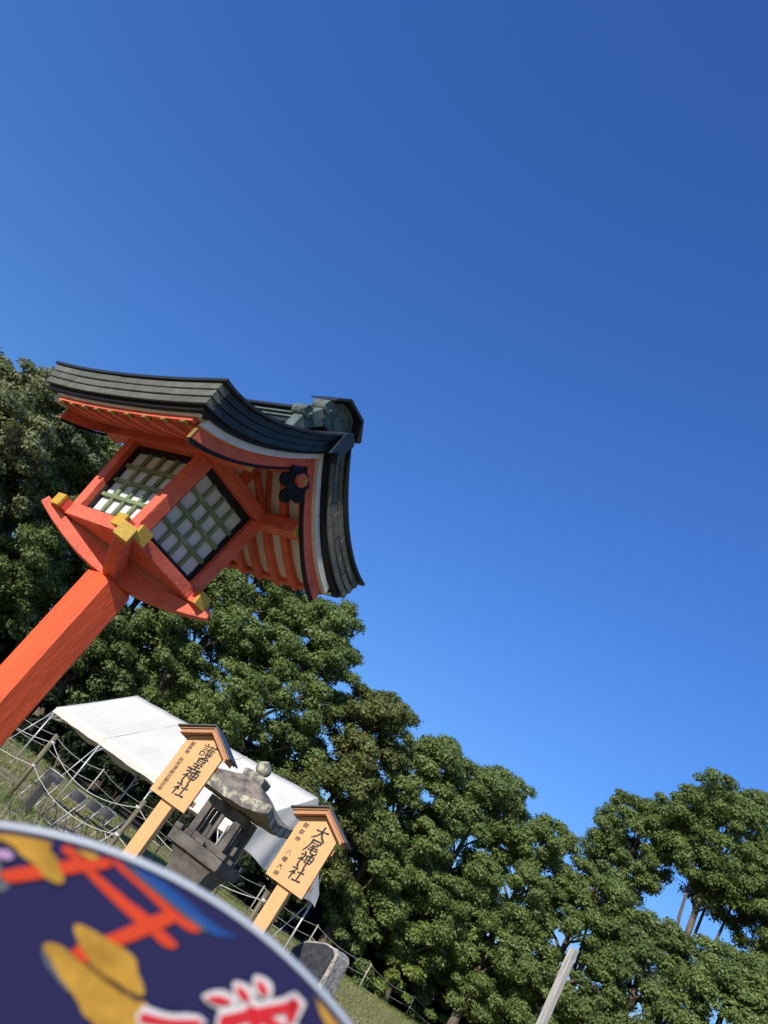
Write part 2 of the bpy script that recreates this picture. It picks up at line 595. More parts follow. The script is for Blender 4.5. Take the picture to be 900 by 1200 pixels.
roof = layer(-RA - .006, RA + .006, -RB - .018, RB + .018, 0, .0105, 36, 16).build('roof', roof_dark, lan)
layer(-RA + .02, RA - .02, -RB + .02, RB - .02, .0125, .096, 36, 12).build('roof_core', roof_dark, roof)
layer(-RA + .030, RA - .030, -RB + .026, RB - .026, .0975, .112, 36, 12).build('underlayer', black_lacquer, roof)
rs = random.Random(3)
for k in range(3):
    o0 = .0125 + k * .0285
    o1 = o0 + .0262
    ins = .005 * k + .002
    for s in (1, -1):
        # eave boards
        cuts = [-RB + ins] + [-.30 + .3 * i + rs.uniform(-.06, .06) for i in range(3)] + [RB - ins]
        for a, c in zip(cuts, cuts[1:]):
            x0, x1 = sorted((s * (RA - .045), s * (RA - ins + rs.uniform(-.0012, .0012))))
            layer(x0, x1, a + .0008, c - .0008, o0, o1, 2, 6).build('eave_board', slate, roof, .0012, seg=1)
        # gable edge courses, tapering to the ridge
        for q in (1, -1):
            cuts = []
            x = .012 + (.035 if k == 1 else 0)
            while x < RA - .075:
                cuts.append(x)
                x += .072 + rs.uniform(-.008, .008)
            cuts.append(RA - .046)
            for a, c in zip(cuts, cuts[1:]):
                gp = .0005 if s > 0 else .0012
                x0, x1 = sorted((s * (a + gp), s * (c - gp)))
                y0, y1 = sorted((q * (RB - .05), q * (RB - ins + rs.uniform(-.0012, .0012))))
                layer(x0, x1, y0, y1, o0, o1, 4, 1).build('edge_shingle', teal if s > 0 else slate, roof, .001, seg=1)
# apex cover over the joint of the two slopes
for q in (1, -1):
    y0, y1 = sorted((q * (RB - .04), q * (RB + .0195)))
    layer(-.03, .03, y0, y1, -.002, .099, 6, 1).build('apex_cover', teal, roof, .001)

# boards under the roof
for s in (1, -1):
    x0, x1 = sorted((s * .004, s * (RA - .062)))
    layer(x0, x1, -RB + .12, RB - .07, .1125, .118, 18, 8).build('soffit_board', white_paint, roof)
    for q in (1, -1):
        y0, y1 = sorted((q * (RB - .070), q * (RB - .046)))
        x0, x1 = sorted((s * .0005, s * (RA - .080)))
        layer(x0, x1, y0, y1, .1125, .140, 18, 1).build('white_edge_strip', white_paint, roof)
        y0, y1 = sorted((q * (RB - .084), q * (RB - .068)))
        ue = RA - (.088 if q > 0 else .135)
        x0, x1 = sorted((s * .0005, s * ue))
        bb = layer(x0, x1, y0, y1, .1255, .187, 18, 1).build('barge_board', faded, roof, .002)
        y0, y1 = sorted((q * (RB - .083), q * (RB - .071)))
        x0, x1 = sorted((s * .0005, s * (ue - .004)))
        layer(x0, x1, y0, y1, .1885, .201, 18, 1).build('black_strip', black_lacquer, bb)
        y0, y1 = sorted((q * (RB - .085), q * (RB - .067)))
        x0, x1 = sorted((s * (ue + .0005), s * (ue + .003)))
        layer(x0, x1, y0, y1, .1245, .189, 1, 1).build('end_cap', dull_gold if q > 0 else faded, bb)
    x0, x1 = sorted((s * (RA - .0575), s * (RA - .047)))
    layer(x0, x1, -RB + .11, RB - .05, .1125, .121, 2, 10).build('white_edge_strip', white_paint, roof)
    x0, x1 = sorted((s * (RA - .078), s * (RA - .058)))
    layer(x0, x1, -RB + .135, RB - .083, .1185, .136, 2, 10).build('eave_batten', faded, roof)
    for j in range(9):
        v = -RB + .165 + j * (2 * RB - .283) / 8
        x0, x1 = sorted((s * .012, s * (RA - .079)))
        rf = layer(x0, x1, v - .018, v + .018, .1185, .145, 12, 1).build('rafter', faded, roof)
        x0, x1 = sorted((s * (RA - .0785), s * (RA - .054)))
        layer(x0, x1, v - .012, v + .012, .1365, .146, 1, 1).build('rafter_tip', dull_gold if s > 0 else faded, rf)
# ridge purlin and gable walls
rp = MB().box(-.026, .026, -.462, .462, up(.50), up(.565)).build('ridge_purlin', faded, lan, .003)
for q in (1, -1):
    MB().box(-.0275, .0275, min(q * .462, q * .472), max(q * .462, q * .472), up(.4985), up(.5665)).build('end_cap', gold, rp, .001)
    prof = [(-.20, PT + .0)] + [(-.20 + .02 * i, Z(-.20 + .02 * i, .24) - LB - .122) for i in range(21)] + [(.20, PT)]
    y = q * .232
    wall = MB().prism(prof, (0, y - .006, LB), (1, 0, 0), (0, 0, 1), (0, .012, 0)).build('gable_wall', white_paint, lan)
    MB().box(-.024, .024, y + q * .008 - .008, y + q * .008 + .008, up(PT), up(.500)).build('king_post', faded, wall)
    for s in (1, -1):
        MB().bar((s * .165, y + q * .010, up(PT - .004)), (s * .025, y + q * .010, up(.475)), .018, .030).build('brace', faded, wall)

# gegyo pendant under each gable peak
for q in (1, -1):
    y = q * (RB - .066)
    g = MB()

    def disc(mb, cx, cz, r, y0, y1, n=18):
        mb.prism([(cx + r * math.cos(2 * math.pi * i / n), cz + r * math.sin(2 * math.pi * i / n)) for i in range(n)],
                 (0, y0, LB), (1, 0, 0), (0, 0, 1), (0, y1 - y0, 0))
    zc = .452
    K = 1.12
    g.prism([(K * px_, zc + K * (pz_ - zc)) for px_, pz_ in [(-.055, zc + .03), (-.035, zc - .012), (-.012, zc - .04), (.012, zc - .04), (.035, zc - .012), (.055, zc + .03), (.02, zc + .055), (-.02, zc + .055)]],
            (0, y - .008, LB), (1, 0, 0), (0, 0, 1), (0, .016, 0))
    gg = g.build('pendant', black_lacquer, lan, .002)
    for (cx, cz, r, sg) in ((-.046, zc - .022, .027, -1), (.046, zc - .022, .027, 1), (0, zc - .063, .026, 1)):
        P = []
        for i in range(34):
            a = i / 33 * 3.6 * math.pi
            rr = r * (1 - .8 * i / 33)
            P.append((cx + sg * rr * math.cos(a + 1.2), y + q * .006, LB + cz + rr * math.sin(a + 1.2)))
        mb = MB()
        disc(mb, cx, cz, r * .98, y - .005, y + .005)
        mb.tube(P, [.0065 * (1 - .5 * i / 33) for i in range(34)], 6)
        mb.build('scroll', black_lacquer, gg, smooth=False)
    hb = MB()
    hb.prism([(.028 * math.cos(math.pi / 3 * i), zc + .018 + .028 * math.sin(math.pi / 3 * i)) for i in range(6)],
             (0, y + (q * .008 if q > 0 else q * .030), LB), (1, 0, 0), (0, 0, 1), (0, .022, 0))
    hb.build('boss', faded, gg, .004)
    MB().tube([(0, y + q * .03, up(zc + .018)), (0, y + q * .044, up(zc + .018))], [.009, .006], 8).build('boss_pin', gold, gg)

# ridge with its cap and end ornaments
rz0 = ZA - .03
ridge = MB().box(-.050, .050, -RB + .13, RB - .138, up(rz0), up(ZA + .012)).build('ridge', roof_dark, lan, .002)
for (hw, a, b, mm) in ((.058, ZA - .008, ZA - .002, patina), (.058, ZA + .0135, ZA + .020, patina), (.046, ZA + .0215, ZA + .038, roof_dark), (.060, ZA + .0395, ZA + .052, roof_dark)):
    MB().box(-hw, hw, -RB + .13, RB - .137, up(a), up(b)).build('ridge_course', mm, ridge)
for q in (1, -1):
    MB().prism([(-.112, ZA + .052), (-.112, ZA + .063), (-.055, ZA + .124), (.055, ZA + .124), (.112, ZA + .063), (.112, ZA + .052), (.052, ZA + .111), (-.052, ZA + .111)],
               (0, q * (RB - .116) - .066, LB), (1, 0, 0), (0, 0, 1), (0, .132, 0)).build('ridge_cap', roof_dark, ridge, .001)
for q in (1, -1):
    y = q * (RB - .115)
    yy = y - .02
    K = 1.42
    pl = [(-.052, ZA - .012), (-.058, ZA + .02), (-.055, ZA + .055), (-.034, ZA + .088), (0, ZA + .096), (.034, ZA + .088), (.055, ZA + .055), (.058, ZA + .02), (.052, ZA - .012)]
    pl = [(K * x, ZA + (z - ZA) * 1.16) for x, z in pl]
    on = MB().prism(pl, (0, yy, LB), (1, 0, 0), (0, 0, 1), (0, .04, 0)).build('ridge_end_ornament', patina, lan, .004)
    rim = MB().tube([(x * .93, y + q * .022, up(z)) for x, z in pl], .0065, 6).build('rim', patina, on, smooth=True)
    n = 16
    MB().prism([(.03 * math.cos(2 * math.pi * i / n), ZA + .038 + .03 * math.sin(2 * math.pi * i / n)) for i in range(n)],
               (0, y + (q * .02 if q > 0 else q * .028), LB), (1, 0, 0), (0, 0, 1), (0, .008, 0)).build('crest_disc', patina, on, .003)
    MB().bar((-.012, y + q * .03, up(ZA + .05)), (.004, y + q * .042, up(ZA + .064)), .008, .008).build('crest_mark', patina, on)
    for s in (1, -1):
        # stepped scroll fins at the foot of the ornament
        for (x0, z0, r, th) in ((.088, ZA + .036, .027, .075), (.148, ZA - .052, .024, .070)):
            pts = []
            for i in range(22):
                a = -.4 + i / 21 * 4.6
                rr = r * (1 - .55 * i / 21)
                pts.append((s * (x0 + rr * math.cos(a)), z0 + rr * math.sin(a)))
            mb = MB()
            mb.prism([(s * (x0 + r * math.cos(2 * math.pi * i / 18)), z0 + r * math.sin(2 * math.pi * i / 18)) for i in range(18)],
                     (0, y - th / 2, LB), (1, 0, 0), (0, 0, 1), (0, th, 0))
            mb.tube([(x, y + q * th / 2, up(z)) for x, z in pts], .0045, 6)
            mb.build('scroll_fin', patina, on, .002)
        MB().prism([(s * .05, ZA - .03), (s * .16, Z(.16, y) - LB - .01), (s * .155, Z(.155, y) - LB + .02), (s * .15, ZA - .035), (s * .125, ZA - .03), (s * .105, ZA + .005), (s * .088, ZA + .055), (s * .05, ZA + .065)],
                   (0, y - .024, LB), (1, 0, 0), (0, 0, 1), (0, .048, 0)).build('wave_fin', patina, on, .002)


bpy.context.view_layer.update()


def shorten(o):
    for v in o.data.vertices:
        if v.co.y < 0:
            v.co.y *= .875
    for ch in o.children:
        shorten(ch)


for ch in lan.children:
    if ch.name.split('.')[0] in ('roof', 'ridge', 'ridge_end_ornament', 'purlin', 'ridge_purlin', 'pendant'):
        shorten(ch)


# ------------------------------------------------------------------ brush lettering
RAD = [([(.2, .99), (.28, .87)], 1.1), ([(.03, .76), (.36, .79), (.22, .55), (.0, .38)], .8), ([(.22, .57), (.22, .0)], 1.), ([(.27, .53), (.38, .41)], 1.)]
GLY = {
    '大': [([(.08, .60), (.92, .68)], 1.), ([(.50, .98), (.48, .62), (.32, .28), (.04, .03)], 1.), ([(.50, .60), (.68, .28), (.98, .03)], 1.2)],
    '尾': [([(.22, .90), (.82, .93), (.79, .72)], 1.), ([(.24, .72), (.78, .74)], .8), ([(.22, .94), (.20, .5), (.02, .02)], 1.),
          ([(.74, .62), (.38, .54)], .9), ([(.32, .40), (.84, .45)], .9), ([(.26, .24), (.92, .31)], .9),
          ([(.54, .58), (.52, .14), (.62, .04), (.90, .04), (.96, .2)], 1.)],
    '神': RAD + [([(.48, .80), (.52, .32)], .9), ([(.48, .79), (.94, .82), (.90, .34)], .9), ([(.52, .57), (.90, .58)], .75), ([(.52, .37), (.90, .38)], .75), ([(.71, 1.0), (.71, -.02)], 1.1)],
    '社': RAD + [([(.50, .60), (.92, .64)], .9), ([(.71, .95), (.70, .08)], 1.), ([(.42, .05), (.99, .09)], 1.1)],
    '皇': [([(.55, 1.0), (.42, .87)], 1.), ([(.26, .86), (.30, .55)], .9), ([(.26, .85), (.76, .88), (.72, .55)], .9), ([(.31, .71), (.71, .72)], .7), ([(.31, .57), (.71, .57)], .7),
          ([(.20, .41), (.82, .44)], .95), ([(.26, .23), (.76, .25)], .85), ([(.50, .42), (.50, .04)], 1.), ([(.04, .02), (.97, .05)], 1.15)],
    '護': [([(.18, .99), (.26, .90)], 1.), ([(.02, .81), (.42, .84)], .8), ([(.10, .67), (.36, .69)], .7), ([(.10, .54), (.36, .56)], .7), ([(.08, .39), (.12, .08)], .8),
          ([(.08, .38), (.38, .40), (.35, .10)], .75), ([(.12, .12), (.35, .13)], .65), ([(.46, .87), (.99, .90)], .8), ([(.60, .99), (.61, .79)], .8), ([(.85, 1.0), (.81, .79)], .8),
          ([(.58, .79), (.43, .54)], .8), ([(.54, .68), (.54, .33)], .8), ([(.54, .67), (.95, .70)], .65), ([(.54, .57), (.91, .58)], .6), ([(.54, .46), (.91, .48)], .6),
          ([(.54, .35), (.97, .37)], .7), ([(.74, .78), (.73, .36)], .7), ([(.50, .26), (.88, .28), (.70, .08), (.40, -.06)], .8), ([(.56, .21), (.75, .06), (1.0, -.07)], 1.)]}


def stroke_poly(pts, wid, sub=7):
    """smoothed brush stroke as a closed outline: fat start, thin middle, fat or tapered end"""
    P = [Vector((x, y)) for x, y in pts]
    if len(P) > 2:
        Q = []
        for i in range(len(P) - 1):
            p0, p1, p2, p3 = P[max(i - 1, 0)], P[i], P[i + 1], P[min(i + 2, len(P) - 1)]
            for k in range(sub):
                t = k / sub
                a = .5 * (2 * p1 + (p2 - p0) * t * .6 + (3 * (p2 - p1) * 2 - (p2 - p0) * .6 * 2 - (p3 - p1) * .6) * t * t
                          + (-4 * (p2 - p1) + (p2 - p0) * .6 + (p3 - p1) * .6) * t ** 3)
                Q.append(a)
        Q.append(P[-1])
    else:
        Q = [P[0].lerp(P[1], k / sub) for k in range(sub + 1)]
    n = len(Q)
    Lf, Rt = [], []
    for i, p in enumerate(Q):
        t = i / (n - 1)
        d = (Q[min(i + 1, n - 1)] - Q[max(i - 1, 0)]).normalized()
        s = Vector((-d.y, d.x))
        if len(pts) > 2 or abs(P[-1].x - P[0].x) < .12:
            ww = wid * (1.15 - .35 * math.sin(t * math.pi) - .55 * max(0, t - .75) / .25)
        else:
            ww = wid * (1.0 - .42 * math.sin(t * math.pi) + .12 * t)
        Lf.append(p + s * ww)
        Rt.append(p - s * ww)
    return Lf, Rt


def strokes_mesh(mb, strokes, fx_, base=.05):
    """fx_(x,y) -> 3d; strokes become quad strips with rounded ends"""
    for pts, k in strokes:
        Lf, Rt = stroke_poly(pts, base * k)
        n = len(Lf)
        d0 = (Vector(pts[0]) - Vector(pts[1])).normalized() * base * k * .6
        d1 = (Vector(pts[-1]) - Vector(pts[-2])).normalized() * base * k * .6
        V = [fx_(*p) for p in Lf] + [fx_(*p) for p in Rt] + [fx_(*((Lf[0] + Rt[0]) / 2 + d0)), fx_(*((Lf[-1] + Rt[-1]) / 2 + d1))]
        F = [(i, n + i, n + i + 1, i + 1) for i in range(n - 1)] + [(0, 2 * n, n), (n - 1, 2 * n - 1, 2 * n + 1)]
        mb.add(V, F)
    return mb


def text_mesh(chars, name, m, parent, place, size):
    """small characters one below another; place(i) gives the centre of each"""
    mb = MB()
    for i, ch in enumerate(chars):
        if ch == ' ':
            continue
        cu = bpy.data.curves.new('t', 'FONT')
        cu.body = ch
        cu.size = size
        cu.align_x = 'CENTER'
        cu.resolution_u = 2
        ob = bpy.data.objects.new('t', cu)
        COL.objects.link(ob)
        bpy.context.view_layer.update()
        me = bpy.data.meshes.new_from_object(ob.evaluated_get(bpy.context.evaluated_depsgraph_get()))
        P = place(i)
        for ox, oz in ((-.012, -.006), (.012, .006), (0, .012)):      # a broad, slightly uneven brush
            mb.add([(P[0] + v.co.x + v.co.y * .10 + ox * size, P[1] - (ox + oz) * .002, P[2] + v.co.y - size * .35 + v.co.x * .08 + oz * size) for v in me.vertices], [tuple(p.vertices) for p in me.polygons])
        bpy.data.objects.remove(ob)
        bpy.data.curves.remove(cu)
        bpy.data.meshes.remove(me)
    return mb.build(name, m, parent)


# ------------------------------------------------------------------ shrine notice boards
def notice(loc, rz, big, small, label):
    # local: front faces -y, x to the right, z up; board foot at z=1.545
    t = empty('notice_board', loc, rz)
    t.scale = (1.4, 1.4, 1.4)
    tag(t, label, 'sign', 'wooden notice boards')
    bw, zb, zs, za = .132, 1.533, 1.903, 1.980
    th = .024
    MB().prism([(-bw, zb), (bw, zb), (bw, zs), (0, za), (-bw, zs)], (0, -th / 2, 0), (1, 0, 0), (0, 0, 1), (0, th, 0)).build('board', sign_wood, t, .0015)
    MB().box(-.043, .043, th / 2 + .001, th / 2 + .066, .42, 1.88).build('post', sign_wood, t, .003)
    for z in (1.60, 1.83):
        MB().box(-bw - .012, bw + .012, th / 2 + .001, th / 2 + .022, z - .016, z + .016).build('batten', sign_brown, t, .001)
    # little gabled roof: brown barge boards, dark top sheet
    for s in (1, -1):
        def rp_(x, z, y):
            return (s * x, y, z)
        sl_ = (za - zs) / bw
        e = .195
        for nm, o0, o1, y0, y1, mm, ee in (('eave_board', .004, .030, -.070, .085, sign_brown, e - .022), ('eave_board', .031, .044, -.080, .095, sign_brown, e - .008), ('roof_sheet', .045, .056, -.095, .11, sign_roof, e + .008)):
            zt = lambda x: za + .0 - sl_ * x
            MB().hexa([rp_(0, zt(0) + o0, y0), rp_(ee, zt(ee) + o0, y0), rp_(ee, zt(ee) + o0, y1), rp_(0, zt(0) + o0, y1),
                       rp_(0, zt(0) + o1, y0), rp_(ee, zt(ee) + o1, y0), rp_(ee, zt(ee) + o1, y1), rp_(0, zt(0) + o1, y1)]).build(nm, mm, t, .0012)
    yf = -th / 2 - .0012
    mb = MB()
    for i, ch in enumerate(big):
        sz = .088
        z0 = 1.884 - i * .0845
        strokes_mesh(mb, GLY[ch], lambda x, y, z0=z0, sz=sz, i=i: (.028 + (x - .5) * sz + (y - .5) * .006, yf, z0 + (y - .5) * sz + (x - .5) * .010), .056 if ch == '護' else .070)
    mb.build('lettering', ink, t)
    n = len(small)
    text_mesh(small, 'small_lettering', ink, t, lambda i: (-.082, yf, 1.880 - i * (.306 / (n - 1)) - .006), (.034 if n < 10 else .029))
    return t


notice((-0.035, 7.0, -.6), R(-21), '護皇神社', '御祭神 和気清麻呂朝臣命', 'pale wooden notice board overlapping the white tent, small text column the longer one')
notice((1.141, 6.902, -.6), R(-24), '大尾神社', '御祭神 八幡大神', 'pale wooden notice board right of stone lantern, small text column the shorter one')

# ------------------------------------------------------------------ stone lantern
SL = empty('stone_lantern', (0.744, 11.0, -.441), R(-26.3))
SL.scale = (1.294, 1.294, 1.294)
tag(SL, 'weathered grey stone lantern with upturned lichened cap and jewel finial, between two notice boards', 'stone lantern')


def rough(o, amt, scale, seed):
    """uneven hand-cut surface"""
    me = o.data
    bm = bmesh.new()
    bm.from_mesh(me)
    bmesh.ops.subdivide_edges(bm, edges=[e for e in bm.edges if e.calc_length() > .05], cuts=2, use_grid_fill=True)
    from mathutils import noise
    for v in bm.verts:
        p = v.co * scale + Vector((seed, seed * 2.3, 0))
        v.co += Vector((noise.noise(p), noise.noise(p + Vector((7, 0, 0))), noise.noise(p + Vector((0, 9, 0))))) * amt
    bm.to_mesh(me)
    bm.free()
    return o


# foot, shaft, flared neck
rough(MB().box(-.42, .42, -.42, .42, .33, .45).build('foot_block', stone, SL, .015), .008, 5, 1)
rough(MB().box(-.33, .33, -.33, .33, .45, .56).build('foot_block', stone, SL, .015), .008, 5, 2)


def square_lathe(prof, name, m, seed, amt=.006, n=6):
    b = MB()
    rings = []
    for h, z in prof:
        ring = []
        for sd in range(4):
            for i in range(n):
                t = -1 + 2 * i / n
                x, y = (t * h, -h) if sd == 0 else (h, t * h) if sd == 1 else (-t * h, h) if sd == 2 else (-h, -t * h)
                ring.append((x, y, z))
        rings.append(ring)
    k = 4 * n
    V = [p for r in rings for p in r]
    F = [(j * k + i, j * k + (i + 1) % k, (j + 1) * k + (i + 1) % k, (j + 1) * k + i) for j in range(len(rings) - 1) for i in range(k)]
    F += [tuple(range(k - 1, -1, -1)), tuple((len(rings) - 1) * k + i for i in range(k))]
    b.add(V, F)
    o = b.build(name, m, SL)
    from mathutils import noise
    for v in o.data.vertices:
        p = v.co * 6 + Vector((seed, 0, 0))
        v.co += Vector((noise.noise(p), noise.noise(p + Vector((7, 0, 0))), noise.noise(p + Vector((0, 9, 0))))) * amt
    return o


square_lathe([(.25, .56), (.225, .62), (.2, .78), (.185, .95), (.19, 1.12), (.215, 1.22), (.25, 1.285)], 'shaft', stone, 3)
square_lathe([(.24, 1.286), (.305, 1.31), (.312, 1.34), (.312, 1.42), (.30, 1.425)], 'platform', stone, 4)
# notched rail round the platform: corner blocks and middle blocks
for sx in (-1, 1):
    for sy in (-1, 1):
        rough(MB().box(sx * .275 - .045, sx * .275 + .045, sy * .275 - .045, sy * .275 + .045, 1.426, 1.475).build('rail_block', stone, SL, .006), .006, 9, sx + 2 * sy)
for a in range(4):
    c, s = math.cos(a * math.pi / 2), math.sin(a * math.pi / 2)
    b = MB()
    for (x0, x1, y0, y1, z0, z1) in ((-.05, .05, -.312, -.255, 1.426, 1.468),):
        pts = [(x0, y0, z0), (x1, y0, z0), (x1, y1, z0), (x0, y1, z0), (x0, y0, z1), (x1, y0, z1), (x1, y1, z1), (x0, y1, z1)]
        b.hexa([(c * x - s * y, s * x + c * y, z) for x, y, z in pts])
    rough(b.build('rail_block', stone, SL, .005), .005, 9, a + 5)
# fire box: corner posts, sills, lintels, middle mullions
for sx in (-1, 1):
    for sy in (-1, 1):
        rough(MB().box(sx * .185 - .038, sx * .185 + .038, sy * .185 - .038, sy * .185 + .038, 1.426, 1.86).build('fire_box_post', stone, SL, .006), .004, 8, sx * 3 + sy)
for a in range(4):
    c, s = math.cos(a * math.pi / 2), math.sin(a * math.pi / 2)
    for nm, (x0, x1, y0, y1, z0, z1) in (('sill', (-.146, .146, -.212, -.162, 1.427, 1.50)), ('lintel', (-.146, .146, -.212, -.162, 1.765, 1.858)),
                                        ('mullion', (-.02, .02, -.206, -.17, 1.502, 1.763))):
        pts = [(x0, y0, z0), (x1, y0, z0), (x1, y1, z0), (x0, y1, z0), (x0, y0, z1), (x1, y0, z1), (x1, y1, z1), (x0, y1, z1)]
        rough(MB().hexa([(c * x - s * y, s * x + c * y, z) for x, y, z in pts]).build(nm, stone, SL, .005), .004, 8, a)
# cap: concave slopes, upturned corners, thick lichen edge
N_ = 24
CH = .49
V, F = [], []


def cap_top(x, y):
    r = max(abs(x), abs(y)) / CH
    q = min(abs(x), abs(y)) / CH
    return 1.985 + .215 * max(0, (1 - r)) ** 1.25 / (.82 ** 1.25) * 1.0 + .085 * (r ** 3) * (q ** 2)


def cap_bot(x, y):
    r = max(abs(x), abs(y)) / CH
    q = min(abs(x), abs(y)) / CH
    return 1.86 + .03 * r + .075 * (r ** 3) * (q ** 2)


from mathutils import noise as mnoise
for lay, fn in ((0, cap_top), (1, cap_bot)):
    for j in range(N_ + 1):
        for i in range(N_ + 1):
            x, y = -CH + 2 * CH * i / N_, -CH + 2 * CH * j / N_
            z = min(fn(x, y), 2.2)
            nz = mnoise.noise(Vector((x * 7, y * 7, lay * 3 + 1))) * .020
            V.append((x + mnoise.noise(Vector((x * 9, y * 9, 4))) * .012, y + mnoise.noise(Vector((x * 9, y * 9, 8))) * .012, z + nz))
k = (N_ + 1) ** 2
idx = lambda i, j: j * (N_ + 1) + i
for j in range(N_):
    for i in range(N_):
        F.append((idx(i, j), idx(i + 1, j), idx(i + 1, j + 1), idx(i, j + 1)))
        F.append((k + idx(i, j + 1), k + idx(i + 1, j + 1), k + idx(i + 1, j), k + idx(i, j)))
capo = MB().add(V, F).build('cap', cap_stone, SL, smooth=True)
V2, F2 = [], []
edge = [(i, 0) for i in range(N_)] + [(N_, j) for j in range(N_)] + [(N_ - i, N_) for i in range(N_)] + [(0, N_ - j) for j in range(N_)]
for n_, (i, j) in enumerate(edge):
    V2 += [V[idx(i, j)], tuple((Vector(V[idx(i, j)]) + Vector(V[k + idx(i, j)])) / 2 + Vector((V[idx(i, j)][0], V[idx(i, j)][1], 0)) * .008), V[k + idx(i, j)]]
m_ = len(edge)
for n_ in range(m_):
    a, b = n_ * 3, ((n_ + 1) % m_) * 3
    F2 += [(a, b, b + 1, a + 1), (a + 1, b + 1, b + 2, a + 2)]
MB().add(V2, F2).build('cap_edge', lichen_stone, capo, smooth=True)
square_lathe([(.115, 2.175), (.125, 2.20), (.125, 2.25), (.085, 2.27), (.07, 2.275)], 'finial_seat', lichen_stone, 6, .008)
j_ = MB().lathe([(.05, 2.272), (.055, 2.283), (.075, 2.296), (.088, 2.325), (.086, 2.355), (.066, 2.39), (.032, 2.415), (.008, 2.43)], 16).build('jewel', lichen_stone, SL, smooth=True)
for v in j_.data.vertices:
    v.co += Vector((mnoise.noise(v.co * 12), mnoise.noise(v.co * 12 + Vector((5, 0, 0))), 0)) * .012

# ------------------------------------------------------------------ stone monument
MO = empty('stone_monument', (3.17, 12.72, 0), R(-50))
tag(MO, 'rough stone monument block with a black inset face, on the grass right of the tent', 'monument')
pl = [(-.46, 0), (.33, 0), (.33, .9), (.31, 1.27), (.24, 1.34), (.0, 1.31), (-.30, 1.20), (-.46, 1.02)]
mo = MB().prism(pl, (0, -.17, 0), (1, 0, 0), (0, 0, 1), (0, .36, 0)).build('block', rough_stone, MO, .018)
rough(mo, .016, 6, 3)
fa = MB().prism([(-.44, .40), (.22, .40), (.27, .95), (.25, 1.25), (.18, 1.315), (.0, 1.285), (-.29, 1.175), (-.44, 1.0)], (0, -.184, 0), (1, 0, 0), (0, 0, 1), (0, .03, 0)).build('face_panel', dark_stone, MO, .006)
rough(fa, .022, 7, 6)

# ------------------------------------------------------------------ weathered post on the right
WP = MB().prism([(-.036, -.036), (.036, -.036), (.036, .036), (-.036, .036)], (0, 0, 0), (1, 0, 0), (0, 1, 0), (0, 0, 2.66)).build('weathered_post', grey_timber, None, .006)
rough(WP, .004, 7, 2)
WP.location = (4.135, 8.0, 0)
WP.rotation_euler = (0, 0, R(20))
tag(WP, 'tall plain grey weathered timber post standing alone before the trees', 'post')
for v in WP.data.vertices:
    if v.co.z > 2.6:
        v.co.z += v.co.x * .25

# ------------------------------------------------------------------ tent
TY = -0.86
TE = Vector((math.cos(TY), math.sin(TY), 0))
TN = Vector((-math.sin(TY), math.cos(TY), 0))
TO = Vector((-0.042, 24.263, 0))
TW, TL, HE, HR = 4.18, 9.465, 2.0, 3.78
tent = empty('event_tent', TO, TY)
tag(tent, 'large white event tent with pitched canvas roof and bare pipe legs behind the stone lantern', 'tent')


def canopy_z(x, y):
    t = abs(y) / (TW / 2)
    z = HR + (HE - HR) * t
    bay = abs(((x + TL / 2) % (TL / 3)) / (TL / 3) - .5) * 2      # 1 at frames, 0 mid bay
    sag = (1 - bay ** 2) * .09 * math.sin(min(1, t) * math.pi)
    return z - sag + .026 * mnoise.noise(Vector((x * .9, y * 1.6, 2))) + .012 * mnoise.noise(Vector((x * 2.6, y * 2.1, 5)))


V, F = [], []
nx, ny = 60, 26
for j in range(ny + 1):
    for i in range(nx + 1):
        x, y = -TL / 2 + .12 + (TL - .24) * i / nx, -TW / 2 + TW * j / ny
        V.append((x, y, canopy_z(x, y)))
n = nx + 1
F = [(j * n + i, j * n + i + 1, (j + 1) * n + i + 1, (j + 1) * n + i) for j in range(ny) for i in range(nx)]
can = MB().add(V, F).build('canopy', tent_cloth, tent, smooth=True)
so_ = can.modifiers.new('cloth', 'SOLIDIFY')
so_.thickness = .012
for k_ in range(1, 3):
    x = -TL / 2 + .12 + (TL - .24) * k_ / 3
    for s in (1, -1):
        MB().tube([(x, s * TW / 2 * j / 12, canopy_z(x, TW / 2 * j / 12) + .012) for j in range(13)], .011, 5).build('seam', tent_cloth, can)
# hanging hem on the long sides and the two gable sheets
for s in (1, -1):
    V, F = [], []
    for i in range(nx + 1):
        x = -TL / 2 + .12 + (TL - .24) * i / nx
        y = s * TW / 2
        z = canopy_z(x, y)
        for k_ in range(4):
            V.append((x, y + s * (.015 + .025 * math.sin(x * 7 + k_) * k_ / 3), z - .005 - .062 * k_ - .008 * math.sin(x * 5.0) * k_ / 3))
    for i in range(nx):
        for k_ in range(3):
            F.append((i * 4 + k_, (i + 1) * 4 + k_, (i + 1) * 4 + k_ + 1, i * 4 + k_ + 1))
    MB().add(V, F).build('hem', tent_cloth, can, smooth=True)
for s in (1, -1):
    V, F = [], []
    for j in range(31):
        y = -TW / 2 + TW * j / 30
        zt = canopy_z(s * (TL / 2 - .12), y)
        zb = HE - .26 + .05 * math.sin(y * 4) - .10 * (abs(y) / (TW / 2)) ** 6
        for k_ in range(9):
            t = k_ / 8
            # folds radiate from the peak
            ph = math.atan2(y, (HR + .2) - (zt + (zb - zt) * t) + .15) * 16
            V.append((s * (TL / 2 - .12 + .01 + .06 * math.sin(ph) * t * (1 - .3 * t) + .10 * t), y * (1 + .02 * t), zt + (zb - zt) * t))
    for j in range(30):
        for k_ in range(8):
            F.append((j * 9 + k_, (j + 1) * 9 + k_, (j + 1) * 9 + k_ + 1, j * 9 + k_ + 1))
    MB().add(V, F).build('gable_sheet', tent_cloth, can, smooth=True)
